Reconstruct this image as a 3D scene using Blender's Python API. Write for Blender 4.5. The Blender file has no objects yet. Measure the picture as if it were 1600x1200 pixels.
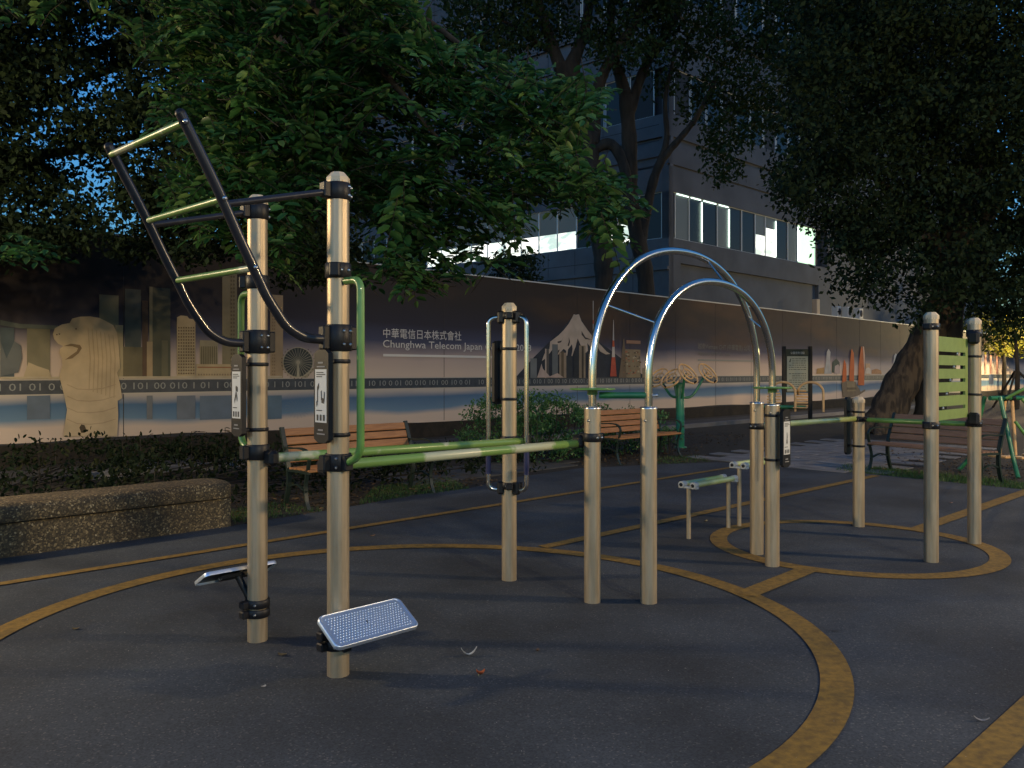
import bpy, math, random
import numpy as np
from mathutils import Vector, Matrix
random.seed(7); RNG = np.random.default_rng(11)
R = math.radians
sc = bpy.context.scene
COL = sc.collection

# ---------------- camera ----------------
F, HZ, CX, H = 1290.0, 582.0, 800.0, 1.5          # focal length and horizon in photo pixels, eye height in metres
cam = bpy.data.objects.new('camera', bpy.data.cameras.new('camera'))
COL.objects.link(cam); sc.camera = cam
cam.location = (0, 0, H); cam.rotation_euler = (R(90), 0, 0)
cam.data.sensor_width = 36; cam.data.lens = 36 * F / 1600
cam.data.shift_y = -(600 - HZ) / 1600
cam.data.clip_start = 0.05; cam.data.clip_end = 900

# ---------------- sky, sun, exposure ----------------
w = bpy.data.worlds.new('World'); sc.world = w; w.use_nodes = True
nt = w.node_tree; bg = nt.nodes['Background']
sky = nt.nodes.new('ShaderNodeTexSky'); sky.sky_type = 'NISHITA'; sky.sun_disc = False
SUN_EL, SUN_ROT = R(1.5), R(200)
sky.sun_elevation = SUN_EL; sky.sun_rotation = SUN_ROT; sky.ozone_density = 4.0; sky.dust_density = 0.2; sky.air_density = 1.0
tn = nt.nodes.new('ShaderNodeMix'); tn.data_type = 'RGBA'; tn.blend_type = 'MULTIPLY'; tn.inputs[0].default_value = 1; tn.inputs[7].default_value = (.78, 1.02, 1.04, 1)   # cooler dusk
nt.links.new(sky.outputs[0], tn.inputs[6]); nt.links.new(tn.outputs[2], bg.inputs[0]); bg.inputs[1].default_value = 0.15
sun = bpy.data.objects.new('sun', bpy.data.lights.new('sun', 'SUN')); COL.objects.link(sun)
sun.data.energy = 0.02; sun.data.angle = R(20); sun.data.color = (0.75, 0.85, 1.0)
sun.rotation_euler = (R(70), 0, R(-20))
vs = sc.view_settings; sc.display_settings.display_device = 'sRGB'
vs.view_transform = 'Standard'; vs.look = 'None'; vs.gamma = 1; vs.use_curve_mapping = False
vs.exposure = 2.05
sc.cycles.max_bounces = 6; sc.cycles.transparent_max_bounces = 8
sc.cycles.caustics_reflective = False; sc.cycles.caustics_refractive = False
sc.cycles.sample_clamp_indirect = 3.0

# ---------------- measuring ----------------
U = Vector((0.703, 0.711, 0)); N = Vector((-0.711, 0.703, 0)); Z = Vector((0, 0, 1))
def G(px, py, z=0.0):                       # the ground point seen at a photo pixel
    Y = F * (H - z) / (py - HZ); return Vector(((px - CX) / F * Y, Y, z))
def P(px, py, Y):                           # the point at depth Y seen at a photo pixel
    return Vector(((px - CX) / F * Y, Y, H - (py - HZ) * Y / F))
def UN(s, n, z=0.0): return U * s + N * n + Z * z

# ---------------- mesh builder ----------------
class MB:
    def __init__(self): self.v = []; self.f = []; self.m = []; self.s = []
    def add(self, vs, fs, mi=0, smooth=False):
        b = len(self.v); self.v += [tuple(x) for x in vs]
        for q in fs: self.f.append(tuple(i + b for i in q)); self.m.append(mi); self.s.append(smooth)
        return self
    def box(self, c, size, X=Vector((1,0,0)), Y=Vector((0,1,0)), Zv=Z, mi=0, bev=0.0):
        c = Vector(c); X = X.normalized(); Y = Y.normalized(); Zv = Zv.normalized()
        a, b, h = size[0]/2, size[1]/2, size[2]/2
        if bev <= 0:
            vs = [c + X*x*a + Y*y*b + Zv*z*h for z in (-1,1) for y in (-1,1) for x in (-1,1)]
            return self.add(vs, [(0,2,3,1),(4,5,7,6),(0,1,5,4),(2,6,7,3),(0,4,6,2),(1,3,7,5)], mi)
        e = min(bev, a*.9, b*.9, h*.9); vs = []; idx = {}
        for x in (-1,1):
            for y in (-1,1):
                for z in (-1,1):
                    for k in range(3):
                        aa = a - (e if k != 0 else 0); bb = b - (e if k != 1 else 0); hh = h - (e if k != 2 else 0)
                        idx[(x,y,z,k)] = len(vs); vs.append(c + X*x*aa + Y*y*bb + Zv*z*hh)
        fs = []
        o4 = [(-1,-1),(1,-1),(1,1),(-1,1)]
        for s_ in (-1,1):
            fs.append([idx[(s_,p,q,0)] for p,q in o4]); fs.append([idx[(p,s_,q,1)] for p,q in o4]); fs.append([idx[(p,q,s_,2)] for p,q in o4])
        for p in (-1,1):
            for q in (-1,1):
                fs.append([idx[(p,q,-1,0)], idx[(p,q,1,0)], idx[(p,q,1,1)], idx[(p,q,-1,1)]])
                fs.append([idx[(p,-1,q,0)], idx[(p,1,q,0)], idx[(p,1,q,2)], idx[(p,-1,q,2)]])
                fs.append([idx[(-1,p,q,1)], idx[(1,p,q,1)], idx[(1,p,q,2)], idx[(-1,p,q,2)]])
                for z in (-1,1): fs.append([idx[(p,q,z,0)], idx[(p,q,z,1)], idx[(p,q,z,2)]])
        return self.add(vs, fs, mi)
    def tube(self, pts, r, seg=16, mi=0, cap=True, round_end=False):
        pts = [Vector(p) for p in pts]; n = len(pts)
        rs = list(r) if hasattr(r, '__len__') else [r]*n
        tang = [(pts[min(i+1,n-1)] - pts[max(i-1,0)]).normalized() for i in range(n)]
        up = Z if abs(tang[0].z) < .9 else Vector((1,0,0))
        a = tang[0].cross(up).normalized(); vs = []; 
        for i in range(n):
            a = (a - tang[i]*a.dot(tang[i])).normalized(); b = tang[i].cross(a)
            for k in range(seg):
                t = 2*math.pi*k/seg; vs.append(pts[i] + (a*math.cos(t) + b*math.sin(t))*rs[i])
        fs = [(i*seg+k, i*seg+(k+1)%seg, (i+1)*seg+(k+1)%seg, (i+1)*seg+k) for i in range(n-1) for k in range(seg)]
        self.add(vs, fs, mi, True)
        if cap: self.add([vs[k] for k in range(seg)] + [vs[(n-1)*seg+k] for k in range(seg)], [tuple(range(seg))[::-1], tuple(range(seg, 2*seg))], mi)
        return self
    def lathe(self, c, prof, seg=20, mi=0, smooth=True, axis=Z, rot=0):
        c = Vector(c); axis = Vector(axis).normalized()
        a = axis.cross(Vector((1,0,0)) if abs(axis.x) < .9 else Z).normalized(); b = axis.cross(a)
        vs = []
        for r_, h in prof:
            for k in range(seg):
                t = 2*math.pi*k/seg + rot; vs.append(c + axis*h + (a*math.cos(t) + b*math.sin(t))*r_)
        m = len(prof)
        fs = [(i*seg+k, i*seg+(k+1)%seg, (i+1)*seg+(k+1)%seg, (i+1)*seg+k) for i in range(m-1) for k in range(seg)]
        self.add(vs, fs, mi, smooth)
        self.add(vs[:seg] + vs[-seg:], [tuple(range(seg))[::-1], tuple(range(seg, 2*seg))], mi)
        return self
    def prism(self, poly, ext, mi=0):        # closed outline of 3D points pushed along a vector
        n = len(poly); poly = [Vector(p) for p in poly]; ext = Vector(ext)
        vs = poly + [p + ext for p in poly]
        self.add(vs, [tuple(range(n))[::-1], tuple(range(n, 2*n))] + [(i, (i+1)%n, n+(i+1)%n, n+i) for i in range(n)], mi)
        return self
    def build(self, name, mats, parent=None, loc=None):
        me = bpy.data.meshes.new(name); me.from_pydata(self.v, [], self.f)
        for m_ in (mats if isinstance(mats, (list, tuple)) else [mats]): me.materials.append(m_)
        me.polygons.foreach_set('material_index', self.m); me.polygons.foreach_set('use_smooth', self.s)
        o = bpy.data.objects.new(name, me); COL.objects.link(o)
        if parent is not None:
            me.transform(rootm(parent).inverted()); o.parent = parent
        elif loc is not None:
            me.transform(Matrix.Translation(-Vector(loc))); o.location = loc
        me.update(); return o
ROOTS = {}
def rootm(o):
    while o.parent is not None: o = o.parent
    return ROOTS.get(o.name, Matrix.Translation(o.location))
def tag(o, label=None, cat=None, group=None, kind=None):
    if label: o['label'] = label
    if cat: o['category'] = cat
    if group: o['group'] = group
    if kind: o['kind'] = kind
    return o
def thing(name, label, cat, loc=(0,0,0), rz=0.0, group=None):
    o = bpy.data.objects.new(name, None); COL.objects.link(o); o.empty_display_size = .2
    o.location = loc; o.rotation_euler = (0,0,rz)
    ROOTS[o.name] = Matrix.Translation(Vector(loc)) @ Matrix.Rotation(rz, 4, 'Z')
    return tag(o, label, cat, group)
def copy_tree(o, parent=None):
    c = o.copy(); COL.objects.link(c); c.parent = parent
    for ch in list(o.children): copy_tree(ch, c)
    return c
def arc(c, a, b, r, t0, t1, n=8):           # arc points: centre, two axes, radius, angles in degrees
    return [Vector(c) + Vector(a)*r*math.cos(R(t0+(t1-t0)*i/n)) + Vector(b)*r*math.sin(R(t0+(t1-t0)*i/n)) for i in range(n+1)]
def smooth_path(pts, rad=0.05, n=6):        # rounds the corners of a polyline
    pts = [Vector(p) for p in pts]; out = [pts[0]]
    for i in range(1, len(pts)-1):
        a, b, c = pts[i-1], pts[i], pts[i+1]; r_ = min(rad, (a-b).length*.48, (c-b).length*.48)
        p0 = b + (a-b).normalized()*r_; p1 = b + (c-b).normalized()*r_
        for k in range(n+1):
            t = k/n; out.append(p0*(1-t)**2 + b*2*t*(1-t) + p1*t*t)
    return out + [pts[-1]]
def spline(pts, n=8):
    pts = [Vector(p) for p in pts]; q = [pts[0]*2-pts[1]] + pts + [pts[-1]*2-pts[-2]]; out = []
    for i in range(1, len(q)-2):
        for k in range(n):
            t = k/n; a,b,c,d = q[i-1],q[i],q[i+1],q[i+2]
            out.append(.5*((2*b)+(-a+c)*t+(2*a-5*b+4*c-d)*t*t+(-a+3*b-3*c+d)*t**3))
    return out + [pts[-1]]

# ---------------- materials ----------------
def mat(name, col, rough=.6, metal=0.0, var=None, scale=8.0, bump=0.0, bscale=60.0, stretch=(1,1,1), spec=.5, coat=0.0, detail=4, coords='Object', thresh=(.35,.65)):
    m = bpy.data.materials.new(name); m.use_nodes = True; t = m.node_tree; b = t.nodes['Principled BSDF']
    b.inputs['Base Color'].default_value = (*col, 1); b.inputs['Roughness'].default_value = rough; b.inputs['Metallic'].default_value = metal
    b.inputs['Specular IOR Level'].default_value = spec; b.inputs['Coat Weight'].default_value = coat
    tc = t.nodes.new('ShaderNodeTexCoord'); mp = t.nodes.new('ShaderNodeMapping'); mp.inputs['Scale'].default_value = stretch
    t.links.new(tc.outputs[coords], mp.inputs[0])
    if var:
        nz = t.nodes.new('ShaderNodeTexNoise'); nz.inputs['Scale'].default_value = scale; nz.inputs['Detail'].default_value = detail
        rp = t.nodes.new('ShaderNodeValToRGB'); rp.color_ramp.elements[0].position = thresh[0]; rp.color_ramp.elements[1].position = thresh[1]
        rp.color_ramp.elements[0].color = (*var, 1); rp.color_ramp.elements[1].color = (*col, 1)
        t.links.new(mp.outputs[0], nz.inputs[0]); t.links.new(nz.outputs[0], rp.inputs[0]); t.links.new(rp.outputs[0], b.inputs['Base Color'])
    if bump:
        n2 = t.nodes.new('ShaderNodeTexNoise'); n2.inputs['Scale'].default_value = bscale; n2.inputs['Detail'].default_value = 3
        bp = t.nodes.new('ShaderNodeBump'); bp.inputs['Strength'].default_value = bump; bp.inputs['Distance'].default_value = .01
        t.links.new(mp.outputs[0], n2.inputs[0]); t.links.new(n2.outputs[0], bp.inputs['Height']); t.links.new(bp.outputs[0], b.inputs['Normal'])
    return m
def emit(name, col, strength):
    m = bpy.data.materials.new(name); m.use_nodes = True; b = m.node_tree.nodes['Principled BSDF']
    b.inputs['Base Color'].default_value = (*col, 1); b.inputs['Emission Color'].default_value = (*col, 1); b.inputs['Emission Strength'].default_value = strength
    return m
def leafmat(name, c1, c2, c3, trans=.35, rough=.45, spec=.35):
    m = bpy.data.materials.new(name); m.use_nodes = True; t = m.node_tree; b = t.nodes['Principled BSDF']
    g = t.nodes.new('ShaderNodeNewGeometry'); rp = t.nodes.new('ShaderNodeValToRGB'); cr = rp.color_ramp
    cr.elements[0].color = (*c1, 1); cr.elements[1].color = (*c3, 1); cr.elements[1].position = 1.0
    e = cr.elements.new(.62); e.color = (*c2, 1)
    t.links.new(g.outputs['Random Per Island'], rp.inputs[0]); t.links.new(rp.outputs[0], b.inputs['Base Color'])
    b.inputs['Roughness'].default_value = rough; b.inputs['Specular IOR Level'].default_value = spec
    tr = t.nodes.new('ShaderNodeBsdfTranslucent'); mx = t.nodes.new('ShaderNodeMixShader'); mx.inputs[0].default_value = trans
    t.links.new(rp.outputs[0], tr.inputs[0]); t.links.new(b.outputs[0], mx.inputs[1]); t.links.new(tr.outputs[0], mx.inputs[2])
    t.links.new(mx.outputs[0], t.nodes['Material Output'].inputs[0]); return m
def speckle(name, base, cols, scale, rough=.9, bump=.4, dirt=None):
    m = bpy.data.materials.new(name); m.use_nodes = True; t = m.node_tree; b = t.nodes['Principled BSDF']; b.inputs['Roughness'].default_value = rough
    tc = t.nodes.new('ShaderNodeTexCoord'); vo = t.nodes.new('ShaderNodeTexVoronoi'); vo.inputs['Scale'].default_value = scale
    t.links.new(tc.outputs['Object'], vo.inputs[0])
    sp = t.nodes.new('ShaderNodeSeparateColor'); t.links.new(vo.outputs['Color'], sp.inputs[0])
    rp = t.nodes.new('ShaderNodeValToRGB'); cr = rp.color_ramp; cr.interpolation = 'CONSTANT'
    cr.elements[0].color = (*base, 1); cr.elements[0].position = 0; cr.elements[1].position = cols[0][0]; cr.elements[1].color = (*cols[0][1], 1)
    for p_, c_ in cols[1:]:
        e = cr.elements.new(p_); e.color = (*c_, 1)
    t.links.new(sp.outputs[0], rp.inputs[0])
    nz = t.nodes.new('ShaderNodeTexNoise'); nz.inputs['Scale'].default_value = .9; nz.inputs['Detail'].default_value = 5; t.links.new(tc.outputs['Object'], nz.inputs[0])
    mr = t.nodes.new('ShaderNodeMapRange'); mr.inputs['From Min'].default_value = .35; mr.inputs['From Max'].default_value = .65; mr.inputs['To Min'].default_value = .5; mr.inputs['To Max'].default_value = 1.2
    t.links.new(nz.outputs[0], mr.inputs[0])
    ml = t.nodes.new('ShaderNodeMix'); ml.data_type = 'RGBA'; ml.blend_type = 'MULTIPLY'; ml.inputs[0].default_value = 1
    t.links.new(rp.outputs[0], ml.inputs[6]); t.links.new(mr.outputs[0], ml.inputs[7]); t.links.new(ml.outputs[2], b.inputs['Base Color'])
    bp = t.nodes.new('ShaderNodeBump'); bp.inputs['Strength'].default_value = bump; bp.inputs['Distance'].default_value = .004
    t.links.new(sp.outputs[1], bp.inputs['Height']); t.links.new(bp.outputs[0], b.inputs['Normal']); return m

M = {}
M['post'] = mat('anodised_aluminium', (.54,.435,.30), .45, .65, var=(.40,.32,.215), scale=5, stretch=(6,6,.6), bump=.05, bscale=200)
M['cap'] = mat('beige_cap', (.66,.55,.38), .5, 0)
M['black'] = mat('black_plastic', (.012,.012,.014), .45, 0, spec=.35, bump=.1, bscale=300)
M['blackpaint'] = mat('black_paint', (.022,.022,.028), .28, 0, coat=.3, var=(.05,.05,.055), scale=12, thresh=(.25,.4))
M['chrome'] = mat('stainless_steel', (.74,.71,.66), .17, 1.0, bump=.02, bscale=40)
M['bolt'] = mat('bolt_steel', (.6,.6,.6), .3, 1.0)
M['green'] = mat('green_paint', (.15,.33,.075), .32, 0, coat=.35, var=(.12,.26,.06), scale=6)
M['worn'] = mat('worn_paint', (.19,.33,.08), .32, 0, coat=.3, var=(.50,.52,.34), scale=2.4, thresh=(.41,.44), detail=6)
M['lime'] = mat('lime_paint', (.36,.46,.12), .32, 0, coat=.35, var=(.50,.56,.26), scale=3, thresh=(.4,.6))
M['dgreen'] = mat('dark_green_paint', (.03,.20,.08), .35, 0, coat=.2, var=(.02,.13,.06), scale=7)
M['tan'] = mat('warmed_tan_paint', (.78,.47,.20), .4, 0, var=(.62,.38,.17), scale=9)  # tan made more saturated to stand in for warm lamp light
M['hdpe'] = mat('lime_board', (.21,.30,.085), .55, 0, var=(.18,.26,.07), scale=14, bump=.1, bscale=250)
M['white'] = mat('label_paper', (.66,.66,.62), .5)
M['grey'] = mat('grey_print', (.25,.25,.25), .6)
M['ink'] = mat('black_print', (.03,.03,.03), .6)
M['tread'] = mat('stamped_steel_sky_tint', (.72,.82,.95), .38, .85, bump=.06, bscale=120)  # steel base tinted blue to stand in for the reflected sky
M['blue'] = mat('blue_grip', (.02,.025,.09), .5)
M['wood'] = mat('bench_wood', (.44,.20,.07), .5, 0, var=(.32,.14,.05), scale=5, stretch=(1,12,12), bump=.15, bscale=30)
M['wood_old'] = mat('faded_bench_wood', (.24,.14,.085), .6, 0, var=(.18,.10,.06), scale=5, stretch=(1,12,12), bump=.15, bscale=30)
M['iron'] = mat('cast_iron', (.012,.024,.018), .45, 0, coat=.1, bump=.1, bscale=80)
M['court'] = speckle('court_rubber', (.040,.050,.062), [(.35,(.050,.061,.074)), (.7,(.031,.039,.050)), (.955,(.10,.105,.11))], 125, .85, .8)
M['line'] = mat('line_paint', (.27,.16,.026), .8, 0, var=(.15,.09,.02), scale=30, bump=.3, bscale=300, detail=6)
M['soil'] = mat('dark_soil', (.028,.022,.015), .95, 0, var=(.014,.012,.009), scale=6, bump=.8, bscale=25, detail=8)
M['asphalt'] = mat('grey_asphalt', (.055,.055,.058), .9, 0, var=(.04,.04,.042), scale=5, bump=.3, bscale=120)
M['aggregate'] = speckle('exposed_aggregate', (.055,.042,.024), [(.40,(.09,.066,.035)), (.66,(.15,.11,.055)), (.86,(.27,.20,.10)), (.97,(.42,.34,.2))], 78, .8, .9)
M['concrete'] = mat('grey_concrete', (.17,.17,.175), .85, 0, var=(.13,.13,.135), scale=1.5, bump=.2, bscale=30, detail=8)
M['tile'] = mat('facade_panels', (.10,.105,.12), .7, 0, var=(.07,.075,.085), scale=.8, detail=6)
M['tilelight'] = mat('pale_render', (.105,.115,.13), .8, 0, var=(.07,.077,.088), scale=.5, detail=8)
M['joint'] = mat('dark_joint', (.03,.03,.035), .8)
M['frame'] = mat('window_frame_metal', (.6,.62,.6), .5, 0)
M['glass'] = mat('dark_glass', (.02,.022,.026), .35, 0, spec=.35)
M['blind'] = mat('window_blind', (.04,.043,.046), .7, spec=.2)
M['blind_lit'] = emit('backlit_blind', (.40,.50,.48), .012)
M['blind_lit'].node_tree.nodes['Principled BSDF'].inputs['Base Color'].default_value = (.08,.085,.085,1)
M['lit'] = emit('lit_room', (1.0,.97,.84), .42)
t_ = M['lit'].node_tree; tc_ = t_.nodes.new('ShaderNodeTexCoord'); mp_ = t_.nodes.new('ShaderNodeMapping'); mp_.inputs['Scale'].default_value = (.9,.9,2.2)
nz_ = t_.nodes.new('ShaderNodeTexNoise'); nz_.inputs['Scale'].default_value = 1.1; nz_.inputs['Detail'].default_value = 2; rp_ = t_.nodes.new('ShaderNodeValToRGB')
rp_.color_ramp.elements[0].position = .38; rp_.color_ramp.elements[0].color = (.34,.42,.34,1); rp_.color_ramp.elements[1].position = .56; rp_.color_ramp.elements[1].color = (1,.97,.84,1)
t_.links.new(tc_.outputs['Object'], mp_.inputs[0]); t_.links.new(mp_.outputs[0], nz_.inputs[0]); t_.links.new(nz_.outputs[0], rp_.inputs[0]); t_.links.new(rp_.outputs[0], t_.nodes['Principled BSDF'].inputs['Emission Color'])
M['litgreen'] = emit('lit_room_green', (.62,.95,.62), .30)
M['bark'] = mat('bark', (.036,.030,.022), .95, 0, var=(.014,.012,.009), scale=7, stretch=(1,1,.25), bump=1.0, bscale=14, detail=8)
M['leaf_near'] = leafmat('broad_leaves', (.022,.075,.020), (.055,.16,.045), (.15,.24,.07), .4, .5)
M['leaf_mid'] = leafmat('fine_leaves', (.016,.034,.012), (.024,.046,.017), (.04,.065,.02), .3, .7, .12)
M['leaf_dark'] = leafmat('dark_leaves', (.014,.025,.013), (.018,.032,.015), (.028,.048,.018), .25, .7, .1)
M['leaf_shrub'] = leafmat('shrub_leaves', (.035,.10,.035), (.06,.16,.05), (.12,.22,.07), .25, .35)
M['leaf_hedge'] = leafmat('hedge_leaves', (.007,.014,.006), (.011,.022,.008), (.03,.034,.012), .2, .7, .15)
M['grass'] = leafmat('grass_blades', (.03,.08,.02), (.05,.12,.03), (.10,.14,.05), .3)
M['litter'] = leafmat('dry_leaves', (.05,.035,.02), (.09,.06,.03), (.16,.10,.05), .1, .8)
M['bark_warm'] = mat('brown_bark', (.10,.07,.042), .95, 0, var=(.035,.026,.018), scale=9, stretch=(1,1,.22), bump=1.6, bscale=22, detail=8, thresh=(.42,.58))
M['white_metal'] = mat('white_painted_metal', (.42,.43,.42), .5)
LAMP = (950, 500, 430, 1300, 600)      # watts of the street lamps
# ================= ground =================
def sheet(name, pts, z, m, kind='structure'):
    mb = MB(); mb.add([(p[0], p[1], z) for p in pts], [tuple(range(len(pts)))]); o = mb.build(name, m)
    me = o.data; me.update()
    if me.polygons[0].normal.z < 0: me.flip_normals()
    return tag(o, kind=kind)
sheet('ground', [(-300,-300),(300,-300),(300,300),(-300,300)], 0, M['soil'])
edge = [UN(-14,7.55), G(362,824), G(470,806), G(560,791), G(640,776), G(735,764), G(800,748), G(905,733), G(1000,728), G(1120,723.5), G(1215,727), G(1300,735), G(1440,750), G(1600,766)]
court = edge + [G(1600,766)+Vector((6.4,-8.8,0)), Vector((16,-8,0)), Vector((-16,-8,0))]
sheet('court', court, .012, M['court'])
sheet('path', [UN(2,12.4), UN(60,12.4), UN(60,14.2), UN(2,14.2)], .008, M['asphalt'])
M['flag'] = mat('stone_flags', (.085,.082,.075), .85, 0, var=(.055,.053,.05), scale=3, bump=.3, bscale=40)
pv = MB()                                    # flagstone strips of the two paved aprons
def slabs(mb, o, a, b, na, nb, gap=.02, z0=.0, th=.02):
    o = Vector(o); a = Vector(a); b = Vector(b)
    for i in range(na):
        off = .5 if i % 2 else 0
        for j in range(nb):
            c = o + a*(i+.5) + b*(j+off)
            mb.box(c + Z*(z0+th/2+random.uniform(0,.002)), (a.length-gap, b.length-gap, th), a, b, Z, bev=.004)
slabs(pv, G(690,757)+N*.1, N*.32, U*.85, 4, 4)
tag(pv.build('paving', M['flag']), kind='structure')
pv = MB(); M['plank'] = mat('plaza_stone', (.21,.205,.20), .8, 0, var=(.13,.125,.12), scale=3, bump=.3, bscale=40)
slabs(pv, Vector((3.55,13.75,0)), N*-.21+U*.0, U*1.2, 9, 1, .03)
o_ = Vector((3.1,13.7,0)); ax = Vector((1.6,-2.05,0)).normalized()
pv2 = MB(); slabs(pv2, Vector((3.35,14.15,0)), Vector((.27,.27,0)), Vector((.62,-.78,0))*1.0, 16, 3, .025)
tag(pv2.build('plaza', M['plank']), kind='structure')
kb = MB()
kb.box(UN(22, 12.3, .05), (36, .12, .12), U, N, bev=.01)
tag(kb.build('kerb', M['concrete']), kind='structure')

# court markings: real painted strips
ln = MB(); ZL = .0165
def ring(c, ro, wd, n=120, t0=0, t1=360):
    vs = []; 
    for k in range(n+1):
        t = R(t0+(t1-t0)*k/n); d = Vector((math.cos(t), math.sin(t), 0))
        vs += [c + d*(ro-wd), c + d*ro]
    ln.add([(v.x, v.y, ZL + ring.z) for v in vs], [(2*i, 2*i+1, 2*i+3, 2*i+2) for i in range(n)]); 
def strip(a, b, wd):
    d = (b-a).normalized(); p = Vector((-d.y, d.x, 0))*wd/2
    ln.add([(v.x, v.y, ZL+ring.z) for v in (a-p, b-p, b+p, a+p)], [(0,1,2,3)])
ring.z = 0; ring(Vector((2.925,7.125,0)), 1.185, .15)
ring.z = .0015; ring(Vector((-.61,4.755,0)), 2.385, .15)
ring.z = .003
a = G(740,797); strip(a - U*16, a + U*6.2, .10)
strip(G(848,858), G(1368,745), .12)
ring.z = .0045; strip(G(1163,934), G(1268,891), .15); ring.z = .003
strip(G(1428,832), G(1600,771.5) + (G(1600,771.5)-G(1428,832))*1.2, .15)
a = G(1528,1200); e_ = G(1602,1127); strip(a - (e_-a)*6, a + (e_-a)*5, .15); 
ob = ln.build('court_marking', M['line']); 
import bmesh
bm = bmesh.new(); bm.from_mesh(ob.data)
for f_ in bm.faces:
    if f_.normal.z < 0: f_.normal_flip()
bm.to_mesh(ob.data); bm.free(); tag(ob, kind='structure')

gr_ = MB(); random.seed(21)
for _ in range(170):
    q = G(random.uniform(-100,1700), 640 + 560*random.random()**.7 + 90); r_ = random.uniform(.0015,.0045)*(1 if q.y < 4 else 1.6)
    if q.y > 8: continue
    a_ = random.uniform(0,6.28); gr_.add([(q.x+r_*math.cos(a_+k*1.57)*(1,.5,1,.5)[k], q.y+r_*math.sin(a_+k*1.57)*(1,.5,1,.5)[k], .0195+.001*(k%2)) for k in range(4)], [(0,1,2,3)])
tag(gr_.build('grit', mat('pale_grit', (.34,.33,.30), .8)), 'pale specks of grit scattered on the court', 'grit', kind='stuff')
# ================= the exercise frame =================
RP = .054
P1, P2, P3, P4, P5 = Vector((-1.415,4.59,0)), Vector((-.857,4.07,0)), Vector((-.02,5.93,0)), Vector((.522,5.36,0)), Vector((.884,5.345,0))
P6, P6b, P7, P8, P9 = Vector((2.01,6.78,0)), Vector((2.005,6.36,0)), Vector((3.355,7.99,0)), Vector((3.30,6.50,0)), Vector((4.02,7.18,0))
rig = thing('exercise_frame', 'large pale-posted outdoor exercise frame with ladder, parallel bars and steel arches on the court', 'exercise frame', (1.2,5.9,0))
def collar(post, c, z, h=.05, r=.064, dirs=(), bolt=None):
    mb = MB(); mb.lathe(c + Z*(z-h/2), [(r-.004,0),(r,.004),(r,h-.004),(r-.004,h)], 24)
    for d in dirs: mb.box(c + d*(r+.012) + Z*z, (.04,.05,h*.9), d, d.cross(Z), bev=.006)
    o = mb.build('clamp', M['black'], post)
    if bolt is not None:
        for s_ in ([0] if h < .08 else [-h*.25, h*.25]):
            for e in (-.3, .35):
                d = (bolt + bolt.cross(Z)*e).normalized()
                MB().lathe(c + d*(r-.001) + Z*(z+s_), [(.008,0),(.008,.006),(.003,.010)], 8, axis=d).build('bolt', M['bolt'], post)
    return o
def post(c, h, cap=True):
    mb = MB(); prof = []
    seg = 48; vs = []
    # a tube with shallow flutes pressed into it
    for zz in (0, h):
        for k in range(seg):
            t = 2*math.pi*k/seg; r_ = RP - (.0022 if k % 6 == 0 else 0); vs.append((c.x+r_*math.cos(t), c.y+r_*math.sin(t), zz))
    mb.add(vs, [(k,(k+1)%seg,seg+(k+1)%seg,seg+k) for k in range(seg)], 0, True)
    mb.add(vs, [tuple(range(seg))[::-1], tuple(range(seg,2*seg))])
    o = mb.build('post', M['post'], rig)
    if cap:
        mb = MB(); mb.lathe(c + Z*(h-.012), [(RP+.003,0),(RP+.003,.03),(RP*.62,.056),(.001,.058)], 8, smooth=False, rot=.35)
        mb.build('post_cap', M['cap'], o)
    return o
p1 = post(P1, 2.44); p2 = post(P2, 2.44); p3 = post(P3, 1.955); p4 = post(P4, 1.27, False); p5 = post(P5, 1.27, False)
p6 = post(P6, 1.25, False); p6b = post(P6b, 1.25, False); p7 = post(P7, 1.22); p8 = post(P8, 1.93); p9 = post(P9, 1.93)
CAMV = Vector((0,-1,0))
for po, c in ((p4,P4),(p5,P5),(p6,P6),(p6b,P6b)):
    d = Vector((-.55,-.83,0)).normalized(); mb = MB()
    mb.lathe(c + d*(RP-.001) + Z*1.19, [(.009,0),(.009,.006),(.004,.011)], 10, axis=d); mb.build('bolt', M['bolt'], po)
    zz = 1.27 if c in (P4,P5) else 1.25
    mb = MB(); mb.lathe(c+Z*(zz-.005), [(RP+.002,0),(RP+.002,.012),(.03,.014)], 24); mb.build('post_collar', M['bolt'], po)

# ladder
def lad_pt(base, t, z): return base - U*t + Z*z
prof = [(.045,1.665),(.13,1.662),(.20,1.672),(.28,1.715),(.335,1.78),(.39,1.86),(.44,1.955),(.52,2.105),(.61,2.285),(.70,2.45),(.785,2.60)]
for c, po in ((P1,p1),(P2,p2)):
    pts = spline([lad_pt(c, t, z) for t, z in prof], 5)
    o = MB().tube(pts, .0235, 18).build('ladder_rail', M['blackpaint'], rig)
    mb = MB(); d = (pts[-1]-pts[-2]).normalized(); mb.lathe(pts[-1], [(.024,0),(.024,.006),(.016,.018),(.004,.023)], 16, axis=d); mb.build('end_cap', M['black'], o)
    for t, z in ((.775,2.565),(.60,2.265),(.452,1.975)):
        q = lad_pt(c, t, z) - N*.024; MB().lathe(q, [(.012,0),(.012,.006),(.004,.011)], 8, axis=-N).build('bolt', M['bolt'], o)
    a = c + Z*2.385 - U*.05; b = lad_pt(c, .585, 2.245)
    MB().tube([a, b], .0165, 14).build('ladder_strut', M['blackpaint'], rig)
    collar(po, c, 2.39, .085, .061, (-U,), bolt=(U-N).normalized() if c is P2 else U)
    collar(po, c, 1.67, .13, .066, (-U, U), bolt=(U*.2-N).normalized())
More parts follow.
